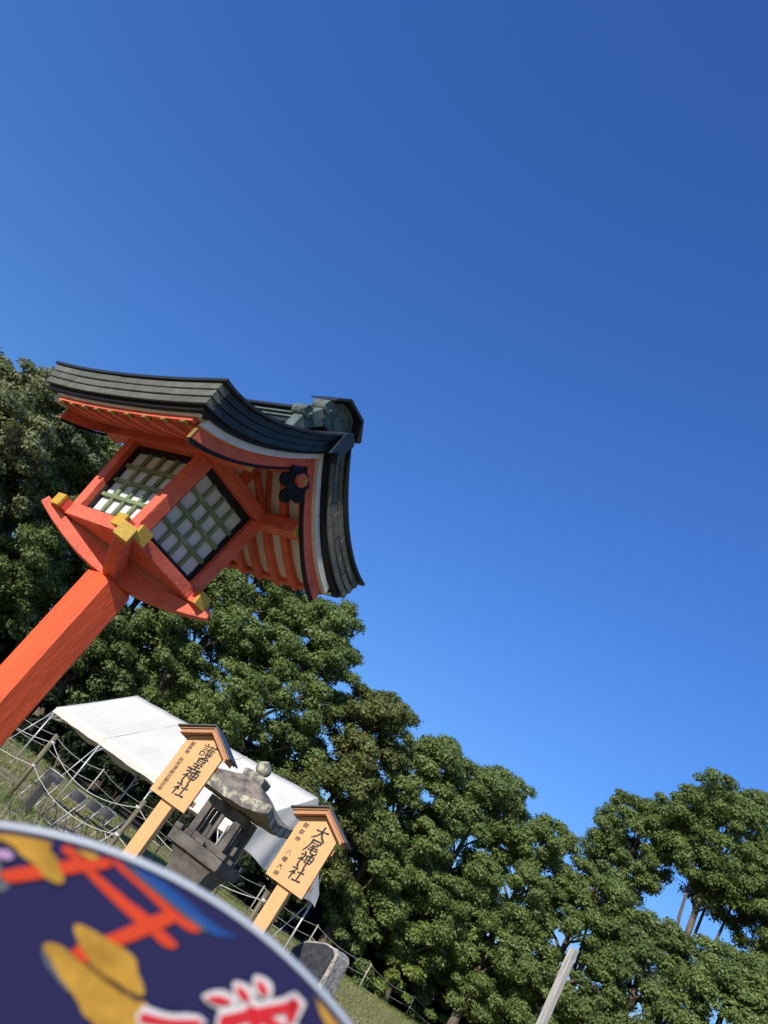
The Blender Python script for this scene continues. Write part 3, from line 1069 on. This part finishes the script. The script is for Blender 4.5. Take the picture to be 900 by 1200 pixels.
for i in range(4):
    x = -TL / 2 + .15 + (TL - .3) * i / 3
    for s in (1, -1):
        y = s * (TW / 2 - .03)
        lg = MB().tube([(x, y, 0), (x, y, HE - .06)], .026, 8).build('leg', pipe, tent, smooth=True)
        MB().tube([(x, y, 1.62), (x, y - s * .45, 2.24)], .018, 6).build('brace', pipe, lg, smooth=True)
        dx = .35 if i < 3 else -.35
        MB().tube([(x, y, 1.55), (x + dx, y, HE - .07)], .018, 6).build('brace', pipe, lg, smooth=True)
        MB().tube([(x, y, .0), (x, y, .03)], .07, 8).build('foot_plate', pipe, lg)
        MB().tube([(x, y, HE - .07), (x, 0, HR - .12)], .022, 8).build('rafter_pipe', pipe, tent, smooth=True)
        if i < 3:
            x2 = -TL / 2 + .15 + (TL - .3) * (i + 1) / 3
            MB().tube([(x, y, HE - .07), (x2, y, HE - .07)], .022, 8).build('eave_pipe', pipe, tent, smooth=True)
    if i < 3:
        x2 = -TL / 2 + .15 + (TL - .3) * (i + 1) / 3
        MB().tube([(x, 0, HR - .12), (x2, 0, HR - .12)], .022, 8).build('ridge_pipe', pipe, tent, smooth=True)
# guy poles slanting out of the front corners
for (x, y, gx_, gy_) in ((-TL / 2 + .15, -TW / 2 + .03, -.55, -.5), (-TL / 2 + .15 + (TL - .3) / 3, -TW / 2 + .03, -.25, -.35), (TL / 2 - .15, TW / 2 - .03, -.5, -.3), (TL / 2 - .15, -TW / 2 + .03, .4, -.4)):
    MB().tube([(x, y, HE - .1), (x + gx_, y + gy_, 0)], .016, 6).build('slant_pole', pipe, tent, smooth=True)


# ------------------------------------------------------------------ folding chairs
def folding_chair():
    t = empty('folding_chair')
    hw = .215
    for s in (1, -1):
        x = s * hw
        MB().tube([(x, -.22, 0), (x, -.12, .22), (x, .06, .62), (x, .115, .80)], .011, 6).build('front_leg', chair_metal, t, smooth=True)
        MB().tube([(s * (hw - .025), .24, 0), (s * (hw - .025), .08, .26), (s * (hw - .025), -.15, .43)], .011, 6).build('rear_leg', chair_metal, t, smooth=True)
    MB().tube([(-hw, .115, .80), (-hw + .04, .122, .825), (hw - .04, .122, .825), (hw, .115, .80)], .011, 6).build('top_rail', chair_metal, t, smooth=True)
    V = []
    for (y, z) in ((-.22, .43), (-.20, .455), (.12, .44), (.17, .435), (.17, .415), (-.20, .42)):
        V.append((y, z))
    MB().prism(V, (-.19, 0, 0), (0, 1, 0), (0, 0, 1), (.38, 0, 0)).build('seat', chair_dark, t, .012)
    bk = []
    n = 8
    for i in range(n + 1):
        a = -1 + 2 * i / n
        bk.append((a * (hw - .005), .045 * (1 - a * a)))
    b = MB()
    P = []
    for (z, off) in ((.63, .066), (.80, .118)):
        for th in (0, .02):
            for (x, c) in bk:
                P.append((x, off + c + th, z))
    k = n + 1
    F = []
    for i in range(n):
        F += [(i, i + 1, 2 * k + i + 1, 2 * k + i), (k + i + 1, k + i, 3 * k + i, 3 * k + i + 1), (i + 1, i, k + i, k + i + 1), (2 * k + i, 2 * k + i + 1, 3 * k + i + 1, 3 * k + i)]
    F += [(0, 2 * k, 3 * k, k), (n, k + n, 3 * k + n, 2 * k + n)]
    b.add(P, F).build('backrest', chair_dark, t, .004)
    for s in (-.17, .17):
        pass
    MB().tube([(-hw + .025, .20, .07), (hw - .025, .20, .07)], .008, 6).build('stretcher', chair_metal, t, smooth=True)
    MB().tube([(-hw, -.19, .07), (hw, -.19, .07)], .008, 6).build('stretcher', chair_metal, t, smooth=True)
    return t


proto = folding_chair()
spots = [((-2.35, 18.3), -20, 'dark folding chair behind the short timber block, next to the near rope post'),
         ((-1.66, 17.6), -42, 'dark folding chair in the row under the tent edge, beside the timber block'),
         ((-1.34, 18.3), -46, 'dark folding chair in the middle of the row under the tent edge'),
         ((-1.06, 19.1), -40, 'dark folding chair at the far end of the row, half hidden behind another'),
         ((-0.66, 18.9), -78, 'dark folding chair set apart at a slant beside a tent leg')]
for i, ((x, y), a, lab) in enumerate(spots):
    o = proto if i == 0 else copy_tree(proto)
    o.location = (x, y, 0)
    o.rotation_euler = (0, 0, R(a))
    tag(o, lab, 'chair', 'folding chairs by the tent')

tb = MB().box(-.085, .085, -.07, .07, 0, .78).build('timber_block', dark_timber, None, .012)
rough(tb, .012, 6, 4)
tb.location = (-2.22, 17.2, 0)
tb.rotation_euler = (0, 0, R(25))
tag(tb, 'short thick dark weathered timber block standing by the near rope post', 'timber')


# ------------------------------------------------------------------ rope fences
def rope_pts(a, b, sag, n=14):
    a, b = Vector(a), Vector(b)
    return [a.lerp(b, i / n) - Vector((0, 0, sag * 4 * (i / n) * (1 - i / n))) for i in range(n + 1)]


NF = empty('rope_fence', (0, 0, 0))
tag(NF, 'rope fence of thick greenish posts with slack white ropes in front of the tent', 'fence')
near_posts = [(-5.4, 19.8), (-2.64, 17.29), (-0.42, 15.1), (2.2, 14.3)]
for i, (x, y) in enumerate(near_posts):
    lean = random.Random(i).uniform(-.03, .03)
    MB().tube([(x, y, 0), (x + lean * .5, y, .7), (x + lean, y, 1.41)], [.05, .047, .043], 10).build('post', fence_wood, NF, smooth=True)
for (a, b), sg in zip(zip(near_posts, near_posts[1:]), (.22, .30, .25)):
    for z, kk in ((1.25, 1), (.72, .8)):
        MB().tube(rope_pts((*a, z), (*b, z), sg * kk), .0075, 6).build('rope', rope_m, NF, smooth=True)
for i, (x, y) in enumerate(near_posts):
    for z in (1.25, .72):
        MB().tube([(x, y, z - .025), (x, y, z + .025)], .053, 10).build('rope_wrap', rope_m, NF, smooth=True)

FF = empty('rope_fence', (0, 0, 0))
tag(FF, 'long low rope fence of thin pale stakes along the foot of the trees', 'fence')
far_posts = [(-13.5, 37.9), (-9.3, 38.3), (-6.0, 38.5), (-3.3, 38.1), (-.2, 39.6), (2.9, 41.4), (6.3, 43.2), (10, 44.7), (14.0, 46.5), (18.3, 50.2), (22.8, 53.6), (27.5, 56.6)]
for i, (x, y) in enumerate(far_posts):
    MB().tube([(x, y, -.05), (x, y, 1.32)], .035, 8).build('stake', thin_post_m, FF, smooth=True)
for a, b in zip(far_posts, far_posts[1:]):
    for z, sg in ((1.25, .22), (.66, .16)):
        MB().tube(rope_pts((*a, z), (*b, z), sg), .0105, 5).build('rope', rope_m, FF, smooth=True)
    MB().tube([(*a, .08), (*b, .08)], .02, 5).build('rope', rope_m, FF, smooth=True)

# ------------------------------------------------------------------ trees
def leaf_cloud(centres, radii, counts, size, g, flat=.62, updir=.35):
    """leaf-sized blades spread through clumps: returns vertex array (n*3,3) and a tone per leaf"""
    N = int(counts.sum())
    ci = np.repeat(np.arange(len(centres)), counts)
    d = g.normal(size=(N, 3))
    d[:, 2] = d[:, 2] + updir
    d /= np.linalg.norm(d, axis=1)[:, None]
    rr = radii[ci] * (g.random(N) ** .45) * (1 + .12 * g.normal(size=N))
    p = centres[ci] + d * rr[:, None] * np.array([1, 1, flat])
    nrm = d * .95 + np.array([0, 0, .35]) + g.normal(size=(N, 3)) * .36
    nrm /= np.linalg.norm(nrm, axis=1)[:, None]
    a = np.cross(nrm, g.normal(size=(N, 3)))
    a /= np.linalg.norm(a, axis=1)[:, None]
    b = np.cross(nrm, a)
    L = size * (.5 + 1.0 * g.random(N))[:, None]
    W = L * .38
    bend = nrm * L * .12
    V = np.stack([p - a * L * .42 + b * W, p + a * L * .58 - bend, p - a * L * .42 - b * W], 1).reshape(-1, 3)
    ctone = g.random(len(centres))
    tone = np.clip(.32 + .42 * ctone[ci] + .13 * g.normal(size=N) + .08, 0, 1)
    return V, tone


def leaf_object(name, V, tone, m, parent, k=3):
    n = len(V) // k
    me = bpy.data.meshes.new(name)
    me.vertices.add(n * k)
    me.vertices.foreach_set('co', V.astype(np.float32).ravel())
    me.loops.add(n * k)
    me.loops.foreach_set('vertex_index', np.arange(n * k, dtype=np.int32))
    me.polygons.add(n)
    me.polygons.foreach_set('loop_start', np.arange(0, n * k, k, dtype=np.int32))
    at = me.attributes.new('tone', 'FLOAT', 'POINT')
    at.data.foreach_set('value', np.repeat(tone, k).astype(np.float32))
    me.materials.append(m)
    me.update()
    o = bpy.data.objects.new(name, me)
    COL.objects.link(o)
    o.parent = parent
    return o


TREE_N = [0]


def tree(name, az, d, top, bot, rad, label, lm=0, lobes=20, dens=1.0, group='trees of the shrine wood', lean=0, gap=0.0, lsize=.155, trunk_r=.32, spread=1.0, low=True, stems=0):
    """broadleaf tree: bent trunk, limbs to every lobe of the crown, leaf clumps on the lobes"""
    TREE_N[0] += 1
    g = np.random.default_rng(100 + TREE_N[0])
    x0, y0 = d * math.sin(R(az)), d * math.cos(R(az))
    t = empty(name, (x0, y0, 0))
    tag(t, label, 'tree', group)
    zc = (top + bot) / 2
    hz = (top - bot) / 2
    C = []
    for i in range(lobes):
        # golden-angle spread over the crown ellipsoid
        f = (i + .5) / lobes
        zz = 1 - 2 * f
        ph = i * 2.39996 + g.uniform(-.4, .4)
        rr = math.sqrt(max(0, 1 - zz * zz))
        rl = rad * g.uniform(.32, .48)
        k = g.uniform(.58, .78)
        taper = 1.0 if zz > -.2 or low else .7
        C.append((rr * math.cos(ph) * rad * k * spread * taper + lean * zz, rr * math.sin(ph) * rad * k * taper, zc + zz * (hz - rl * .62), rl))
    C = np.array(C)
    mb = MB()
    # trunk
    bx, by = g.uniform(-.5, .5), g.uniform(-.5, .5)
    T = [Vector((0, 0, -.1)), Vector((bx * .3, by * .3, bot * .55)), Vector((bx * .9, by * .8, bot + hz * .35)), Vector((bx * .6 + lean * .4, by * .6, zc + hz * .35)), Vector((lean * .8, 0, top - rad * .35))]
    mb.tube(T, [trunk_r * 1.25, trunk_r, trunk_r * .72, trunk_r * .4, trunk_r * .12], 9)
    for k in range(stems):       # extra bare stems forking low
        a_ = k * 2.4 + 1.0
        zf = bot * g.uniform(.35, .5)
        ex, ey = math.cos(a_) * rad * .42, math.sin(a_) * rad * .3
        mb.tube([(bx * .3, by * .3, zf), (ex * .35, ey * .35, bot * .72), (ex * .75, ey * .8, bot * .95), (ex, ey, zc + hz * .2)],
                [trunk_r * .55, trunk_r * .48, trunk_r * .4, trunk_r * .15], 7)
    for cx, cy, cz, rl in C:
        # limb leaves the trunk below the lobe
        zt = max(bot * .75, cz - math.hypot(cx, cy) * .75 - .3)
        k = 0
        while k < 3 and T[k + 1].z < zt:
            k += 1
        a = T[k].lerp(T[k + 1], max(0, min(1, (zt - T[k].z) / max(.01, T[k + 1].z - T[k].z))))
        e = Vector((cx, cy, cz))
        mid = a.lerp(e, .5) + Vector((g.uniform(-.4, .4), g.uniform(-.4, .4), g.uniform(.0, .5)))
        r0_ = trunk_r * g.uniform(.26, .4)
        mb.tube([a, a.lerp(mid, .5) + Vector((0, 0, .1)), mid, e], [r0_, r0_ * .8, r0_ * .6, r0_ * .25], 6)
        for q in range(4):
            dv = Vector(g.normal(size=3)).normalized() * rl * .8
            dv.z = abs(dv.z) * .7
            s = mid.lerp(e, .55)
            mb.tube([s, s.lerp(e + dv, .5) + Vector((0, 0, .12)), e + dv], [r0_ * .38, r0_ * .25, r0_ * .08], 5)
    mb.build('trunk', bark, t, smooth=True)
    # clumps on the lobe surfaces
    cen, rds, cnt = [], [], []
    for cx, cy, cz, rl in C:
        ncl = max(8, int(28 * (rl / 1.8) ** 2 * dens))
        if cx * x0 + cy * y0 > .35 * rad * d:
            ncl = int(ncl * .45)        # the far side, never seen
        for q in range(ncl):
            v = g.normal(size=3)
            v[2] += .55
            v /= np.linalg.norm(v)
            if v[2] < -.45:
                continue
            if gap and g.random() < gap:
                continue
            k = g.uniform(.72, 1.08)
            cr = g.uniform(.48, .85) * (.75 + .12 * rl)
            cen.append((cx + v[0] * rl * k, cy + v[1] * rl * k, cz + v[2] * rl * k * .85))
            rds.append(cr)
            cnt.append(int(330 * cr ** 2 / .36))
        # a looser, darker heart so that the lobe is not hollow
        for q in range(max(3, ncl // 5)):
            v = g.normal(size=3)
            v *= rl * g.uniform(.35, .7) / np.linalg.norm(v)
            cen.append((cx + v[0], cy + v[1], cz + v[2] * .8))
            rds.append(rl * .42)
            cnt.append(int(140 * rl))
    V, tone = leaf_cloud(np.array(cen), np.array(rds), np.array(cnt), lsize, g)
    # stray twigs with leaves break the outline
    leaf_object('crown', V, tone, LEAF[lm], t)
    return t


# left group, behind the wooden lantern
tree('camphor_tree', -31.5, 47, 15.4, 4.5, 5.0, 'large olive green tree with bare lower limbs beyond the far end of the lantern roof', 2, 22, .95, gap=.12, trunk_r=.38, low=False)
tree('camphor_tree', -24.5, 46, 16.2, 5.0, 4.6, 'broad olive green tree behind the lantern eave, sky showing through its crown', 2, 22, .9, gap=.18, trunk_r=.36, low=False)
tree('camphor_tree', -17.5, 47, 16.0, 3.2, 4.4, 'dark green tree behind the lantern bracket, trunk forking low', 1, 22, .9, gap=.1, trunk_r=.34)
tree('camphor_tree', -10.5, 48, 16.5, 2.5, 4.4, 'dark green tree rising straight behind the left end of the tent', 1, 22, .9, trunk_r=.34)
tree('camphor_tree', -4.6, 48, 18.2, 3.0, 4.2, 'tall round crowned tree behind the middle of the tent', 0, 22, 1.0, trunk_r=.36)
tree('camphor_tree', 1.6, 46.5, 16.9, 2.2, 3.9, 'tall rounded green tree that towers over the stone lantern', 0, 22, 1.05, trunk_r=.36)
# middle group falling away to the right
tree('camphor_tree', 8.6, 47.5, 14.0, 1.0, 3.8, 'bushy yellowish green tree leafy to the ground right behind the notice board with shorter text', 5, 22, 1.0)
tree('camphor_tree', 13.6, 50, 14.2, 1.2, 3.7, 'round topped green tree behind the stone monument', 0, 22, 1.0)
tree('camphor_tree', 18.4, 52.5, 15.3, 1.4, 3.7, 'dense green tree in the middle of the wood, crown reaching the fence', 0, 22, 1.0)
tree('camphor_tree', 22.8, 54, 14.6, 1.4, 3.4, 'dense green tree directly behind the weathered post', 0, 22, 1.0)
# right group: tall airy trees behind, low ones in front
tree('camphor_tree', 28.0, 60, 20.8, 13.4, 3.2, 'tall slim tree with a high crown and bare stem left of the tallest tree', 0, 22, .72, gap=.2, trunk_r=.2, stems=2)
tree('camphor_tree', 33.2, 59, 24.2, 14.9, 4.7, 'tallest tree with a broad high crown on bare forking trunks, sky below it', 0, 22, .75, gap=.2, trunk_r=.26, stems=3)
tree('camphor_tree', 38.6, 58, 21.5, 11.8, 4.2, 'tall tree with a leaning pale trunk at the open end of the wood', 0, 22, .72, gap=.22, trunk_r=.28, stems=2)
tree('camphor_tree', 27.0, 55, 13.9, 1.5, 3.6, 'leafy middle sized tree below the tall slim tree', 0, 22, 1.0)
tree('camphor_tree', 31.4, 54, 12.9, 2.2, 3.5, 'leafy middle sized tree below the tallest tree, pale trunk showing', 1, 22, .95, trunk_r=.3)
tree('camphor_tree', 36.2, 53, 13.0, 2.2, 3.6, 'lower spreading tree below the leaning pale trunk', 0, 22, .9, trunk_r=.36)
tree('camphor_tree', 41.5, 54, 13.5, 2.2, 4.0, 'leafy tree at the outer edge of the wood past the leaning trunk', 1, 22, .8)


def shrub(x, y, h, r, label, lm, seed, n=16):
    g = np.random.default_rng(seed)
    t = empty('shrub', (x, y, 0))
    tag(t, label, 'shrub', 'shrubs along the far rope fence')
    mb = MB()
    for i in range(7):
        a = g.uniform(0, 6.28)
        k = g.uniform(.2, .6) * r
        mb.tube([(0, 0, 0), (k * .4 * math.cos(a), k * .4 * math.sin(a), h * .35), (k * math.cos(a), k * math.sin(a), h * .65)], [.03, .02, .008], 5)
    mb.build('stem', bark, t)
    cen, rds, cnt = [], [], []
    for i in range(n):
        a, q = g.uniform(0, 6.28), g.random() ** .5
        z = .12 + h * g.random() ** 1.15 * .8
        k = r * q * (1.1 - .5 * z / h)
        cen.append((k * math.cos(a), k * math.sin(a), z))
        cr = g.uniform(.35, .6)
        rds.append(cr)
        cnt.append(int(300 * cr ** 2 / .25))
    V, tone = leaf_cloud(np.array(cen), np.array(rds), np.array(cnt), .165, g)
    leaf_object('foliage', V, tone, LEAF[lm], t)


shrub(16.4, 50.2, 4.6, 2.3, 'bright yellow green shrub at the rope fence beyond the stone monument', 3, 1, 34)
shrub(12.6, 48.2, 4.0, 2.0, 'dark low shrub beside the bright yellow green one', 1, 2, 26)
shrub(20.4, 54.0, 4.4, 2.4, 'green shrub at the rope fence past the bright one', 0, 3, 30)
shrub(25.4, 56.5, 4.2, 2.4, 'green shrub low in front of the leafy middle sized trees', 3, 4, 30)
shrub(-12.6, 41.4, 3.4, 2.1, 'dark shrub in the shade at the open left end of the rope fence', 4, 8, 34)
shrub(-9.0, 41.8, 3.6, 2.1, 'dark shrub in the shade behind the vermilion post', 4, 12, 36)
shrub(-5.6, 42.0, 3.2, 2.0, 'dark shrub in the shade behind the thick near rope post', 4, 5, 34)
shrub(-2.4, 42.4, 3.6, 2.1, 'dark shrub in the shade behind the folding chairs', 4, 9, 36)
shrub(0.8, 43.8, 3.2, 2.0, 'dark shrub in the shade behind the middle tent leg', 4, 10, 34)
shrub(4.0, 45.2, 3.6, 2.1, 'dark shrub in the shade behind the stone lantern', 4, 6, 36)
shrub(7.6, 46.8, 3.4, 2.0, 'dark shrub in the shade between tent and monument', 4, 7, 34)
# deep wood behind the first trees: one uncountable mass of dark foliage
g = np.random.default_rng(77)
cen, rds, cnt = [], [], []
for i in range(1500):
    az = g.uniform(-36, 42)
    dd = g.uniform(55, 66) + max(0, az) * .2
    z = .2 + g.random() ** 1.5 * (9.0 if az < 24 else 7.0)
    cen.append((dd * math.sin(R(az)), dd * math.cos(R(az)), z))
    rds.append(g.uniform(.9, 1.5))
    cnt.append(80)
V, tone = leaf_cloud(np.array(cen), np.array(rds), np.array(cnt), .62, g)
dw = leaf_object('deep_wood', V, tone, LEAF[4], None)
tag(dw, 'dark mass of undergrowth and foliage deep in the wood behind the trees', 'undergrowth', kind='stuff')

# ------------------------------------------------------------------ grass
g = np.random.default_rng(9)
N = 110000
px = g.uniform(-9, 22, N)
py = 12 + (g.random(N) ** .8) * 42
fy = np.array([fence_y(a) for a in px])
keep = (py < fy + .6) & (np.abs(px / py) < .48) & (px / py > -.26)
nz = np.sin(px * 1.3 + 2) * np.sin(py * .9) + np.sin(px * .45 + py * .6) + .5 * g.normal(size=N)
keep &= nz > -.5
px, py, nz = px[keep], py[keep], nz[keep]
N = len(px)
h = (.04 + .06 * g.random(N)) * (1 + .25 * np.clip(nz, 0, 2))
weeds = (np.hypot(px + 2.3, py - 16.4) < .9) | (py > np.array([fence_y(a) for a in px]) - 1.6)
h[weeds] *= 2.2
a = g.uniform(0, 6.28, N)
wd = .010 + .016 * g.random(N)
lean_ = g.normal(size=(N, 2)) * h[:, None] * .45
z0 = np.array([gz(x, y) for x, y in zip(px, py)])
base = np.stack([px, py, z0], 1)
sd = np.stack([np.cos(a) * wd, np.sin(a) * wd, 0 * a], 1)
tip = base + np.stack([lean_[:, 0], lean_[:, 1], h], 1)
midp = base * .55 + tip * .45
V = np.stack([base - sd, base + sd, midp + sd * .7 + [0, 0, .004], tip], 1).reshape(-1, 3)
tone = np.clip(.5 + .3 * g.normal(size=N) - .35 * weeds, 0, 1)
LEAF.append(leaf_mat('grass_blade', (0.13, 0.19, 0.04), (0.38, 0.34, 0.15), .6))
go = leaf_object('grass', V, tone, LEAF[-1], None, 4)
tag(go, 'short dry grass with greener tufts between the tent and the trees', 'grass', kind='stuff')

# ------------------------------------------------------------------ round paper fan held up before the camera
FR = .14
FS = FR / 602.0            # design unit of the print
fd = 900 * FS
fan = empty('round_fan', Vector((0, 0, EYE)) + fwd * fd + cam_right * ((-70 - 450) * FS) - cam_up * ((1563 - 600) * FS))
fan.rotation_euler = m.to_euler()
tag(fan, 'round navy paper fan with pale rim, printed vermilion gate, gold clouds and red lettering', 'fan')


def fp(x, y, h=0.0):      # design sheet units -> fan plane
    return ((x + 70) * FS, (1563 - y) * FS, h)


n = 160
b = MB()
b.prism([((FR - .0016) * math.cos(2 * math.pi * i / n), (FR - .0016) * math.sin(2 * math.pi * i / n)) for i in range(n)], (0, 0, -.0012), (1, 0, 0), (0, 1, 0), (0, 0, .0012))
b.build('paper_disc', fan_navy, fan)
V, F = [], []
for i in range(n):
    a = 2 * math.pi * i / n
    for k_ in range(8):
        q = 2 * math.pi * k_ / 8
        rr = FR - .0006 + .0006 * math.cos(q)
        V.append((rr * math.cos(a), rr * math.sin(a), -.0006 + .0012 * math.sin(q)))
for i in range(n):
    for k_ in range(8):
        F.append((i * 8 + k_, ((i + 1) % n) * 8 + k_, ((i + 1) % n) * 8 + (k_ + 1) % 8, i * 8 + (k_ + 1) % 8))
MB().add(V, F).build('rim', fan_white, fan, smooth=True)
# handle leaves the disc away from the gate print, towards the hand below
hd = Vector((-.35, -.94, 0)).normalized()
MB().tube([hd * .06 + Vector((0, 0, -.007)), hd * .15 + Vector((0, 0, -.006)), hd * .27 + Vector((0, 0, -.006))], [.004, .0055, .006], 10).build('handle', bamboo, fan, smooth=True)
for k_ in range(-5, 6):
    a = math.atan2(-hd.y, -hd.x) + k_ * .26
    MB().tube([hd * .12 + Vector((0, 0, -.003)), Vector((FR * .97 * math.cos(a), FR * .97 * math.sin(a), -.0022))], .0008, 5).build('rib', bamboo, fan)


def smooth_loop(P, sub=5):
    Q = []
    k = len(P)
    for i in range(k):
        p0, p1, p2, p3 = (Vector(P[(i + j) % k]) for j in (-1, 0, 1, 2))
        for s in range(sub):
            t = s / sub
            Q.append(.5 * (2 * p1 + (p2 - p0) * t + (2 * p0 - 5 * p1 + 4 * p2 - p3) * t * t + (3 * p1 - p0 - 3 * p2 + p3) * t ** 3))
    return Q


def patch(name, loops, mm, h, smooth=True):
    bm = bmesh.new()
    for P in loops:
        Q = smooth_loop(P) if smooth else [Vector(p) for p in P]
        vs = []
        for q in Q:
            x, y, z = fp(q.x, q.y, h)
            rr = math.hypot(x, y)
            lim = FR - .0022
            if rr > lim:
                x, y = x * lim / rr, y * lim / rr
            vs.append(bm.verts.new((x, y, z)))
        f = bm.faces.new(vs)
    bmesh.ops.triangulate(bm, faces=bm.faces[:])
    for f in bm.faces:
        f.normal_update()
        if f.normal.z < 0:
            f.normal_flip()
    me = bpy.data.meshes.new(name)
    bm.to_mesh(me)
    bm.free()
    me.materials.append(mm)
    o = bpy.data.objects.new(name, me)
    COL.objects.link(o)
    o.parent = fan
    return o


patch('printed_roof', [[(143, 1005), (160, 1010), (187, 1030), (217, 1053), (240, 1073), (260, 1088), (277, 1097), (253, 1095), (240, 1087), (207, 1062), (173, 1035)]], fan_blue, .0003)
patch('printed_roof_line', [[(137, 1002), (145, 1006), (175, 1034), (209, 1062), (241, 1087), (236, 1088), (206, 1063), (172, 1035)]], fan_grey, .00035)  # thin grey printed line between the blue roof and the red beam
patch('printed_gate', [[(122, 998), (133, 1003), (157, 1025), (187, 1050), (213, 1072), (233, 1087), (232, 1092), (217, 1087), (193, 1067), (167, 1042), (140, 1018)]], fan_red, .0004)
patch('printed_gate', [[(82, 990), (97, 1005), (110, 1018), (133, 1038), (153, 1055), (173, 1070), (190, 1087), (208, 1105), (203, 1110), (192, 1107), (177, 1093), (157, 1077), (133, 1055), (110, 1032), (90, 1010), (73, 995)]], fan_red, .0005)
patch('printed_gate', [[(3, 1020), (43, 1012), (100, 1005), (125, 1005), (130, 1015), (100, 1020), (50, 1028), (13, 1033), (5, 1028)]], fan_red, .0006)
patch('printed_gate', [[(85, 1112), (100, 1103), (130, 1093), (167, 1077), (193, 1067), (205, 1070), (207, 1078), (187, 1088), (160, 1100), (133, 1110), (110, 1122), (100, 1127), (90, 1120)]], fan_red, .0006)
patch('printed_cloud', [[(-60, 958), (0, 968), (40, 972), (57, 977), (62, 987), (60, 995), (68, 1003), (70, 1013), (76, 1026), (75, 1033), (66, 1033), (53, 1025), (44, 1013), (36, 1007), (27, 1001), (18, 991), (11, 987), (0, 983), (-60, 975)]], fan_gold, .0008)
patch('printed_cloud', [[(86, 984), (103, 993), (115, 1000), (116, 1005), (106, 1005), (95, 998)]], fan_gold, .0008)
patch('printed_cloud', [[(88, 1083), (97, 1082), (110, 1088), (127, 1098), (147, 1110), (160, 1122), (163, 1137), (170, 1157), (167, 1165), (153, 1160), (140, 1150), (123, 1140), (110, 1130), (100, 1113), (92, 1100)]], fan_gold, .0008)
patch('printed_cloud', [[(53, 1105), (62, 1102), (77, 1108), (93, 1123), (110, 1134), (131, 1147), (147, 1159), (160, 1170), (173, 1173), (176, 1195), (176, 1260), (140, 1260), (113, 1200), (100, 1187), (92, 1170), (83, 1157), (70, 1140), (62, 1123), (55, 1113)]], fan_gold, .0010)
patch('printed_cloud', [[(372, 1158), (388, 1172), (408, 1190), (450, 1240), (470, 1290), (430, 1260), (400, 1225), (386, 1205), (374, 1180)]], fan_gold, .0008)
patch('printed_blossom', [[(-30, 1000), (2, 994), (12, 995), (18, 1001), (12, 1006), (0, 1004), (-30, 1010)]], fan_lilac, .0009)
patch('printed_hill', [[(-60, 1010), (-4, 1008), (2, 1016), (2, 1030), (12, 1036), (2, 1044), (-60, 1060)]], fan_grey, .0003)
patch('printed_cloud_line', [[(106, 1126), (122, 1138), (148, 1158), (146, 1161), (122, 1144), (105, 1129)]], fan_brown, .0013)
patch('printed_cloud_line', [[(50, 1108), (58, 1122), (70, 1137), (84, 1157), (80, 1160), (66, 1143), (54, 1126)]], fan_grey, .0007)


def petal(p0, p1, w):
    p0, p1 = Vector(p0), Vector(p1)
    d = p1 - p0
    n_ = Vector((-d.y, d.x)).normalized()
    return [p0, p0 + d * .3 + n_ * w * .8, p0 + d * .65 + n_ * w, p1 + n_ * w * .3, p1 - n_ * w * .3, p0 + d * .65 - n_ * w, p0 + d * .3 - n_ * w * .8]


PET = [((243, 1165), (272, 1170), 5), ((278, 1151), (293, 1169), 5), ((302, 1144), (314, 1162), 5)]
patch('lettering_edge', [petal(Vector(a_) + (Vector(a_) - Vector(b_)).normalized() * 5, Vector(b_) + (Vector(b_) - Vector(a_)).normalized() * 5, w_ + 6) for a_, b_, w_ in PET], fan_letterw, .00118)
patch('lettering', [petal(a_, b_, w_) for a_, b_, w_ in PET], fan_letter, .0017)
# lettering: red brush strokes with a white edge
LT = [([(262, 1194), (300, 1184), (338, 1176), (346, 1172), (340, 1192)], 8.5), ([(292, 1180), (330, 1200), (352, 1214)], 8), ([(270, 1196), (262, 1230), (250, 1262)], 8),
      ([(280, 1212), (320, 1206), (316, 1240), (276, 1244)], 7), ([(300, 1190), (296, 1280)], 8), ([(250, 1282), (340, 1272)], 8)]
LT2 = [([(168, 1188), (192, 1193), (214, 1195), (236, 1194)], 6.5), ([(214, 1196), (196, 1225), (160, 1262)], 8), ([(200, 1210), (240, 1250)], 8), ([(205, 1230), (203, 1310)], 8), ([(170, 1240), (240, 1236)], 7)]


def print_strokes(name, S, extra, mm, h):
    mb = MB()
    for i, (pts, wd_) in enumerate(S):
        strokes_mesh(mb, [(pts, 1.0)], lambda x, y, i=i: fp(x, y, h + i * .00002), wd_ + extra)
    o = mb.build(name, mm, fan)
    return o


for S in (LT, LT2):
    print_strokes('lettering_edge', S, 6.0, fan_letterw, .0012)
    print_strokes('lettering', S, -1.0, fan_letter, .0016)
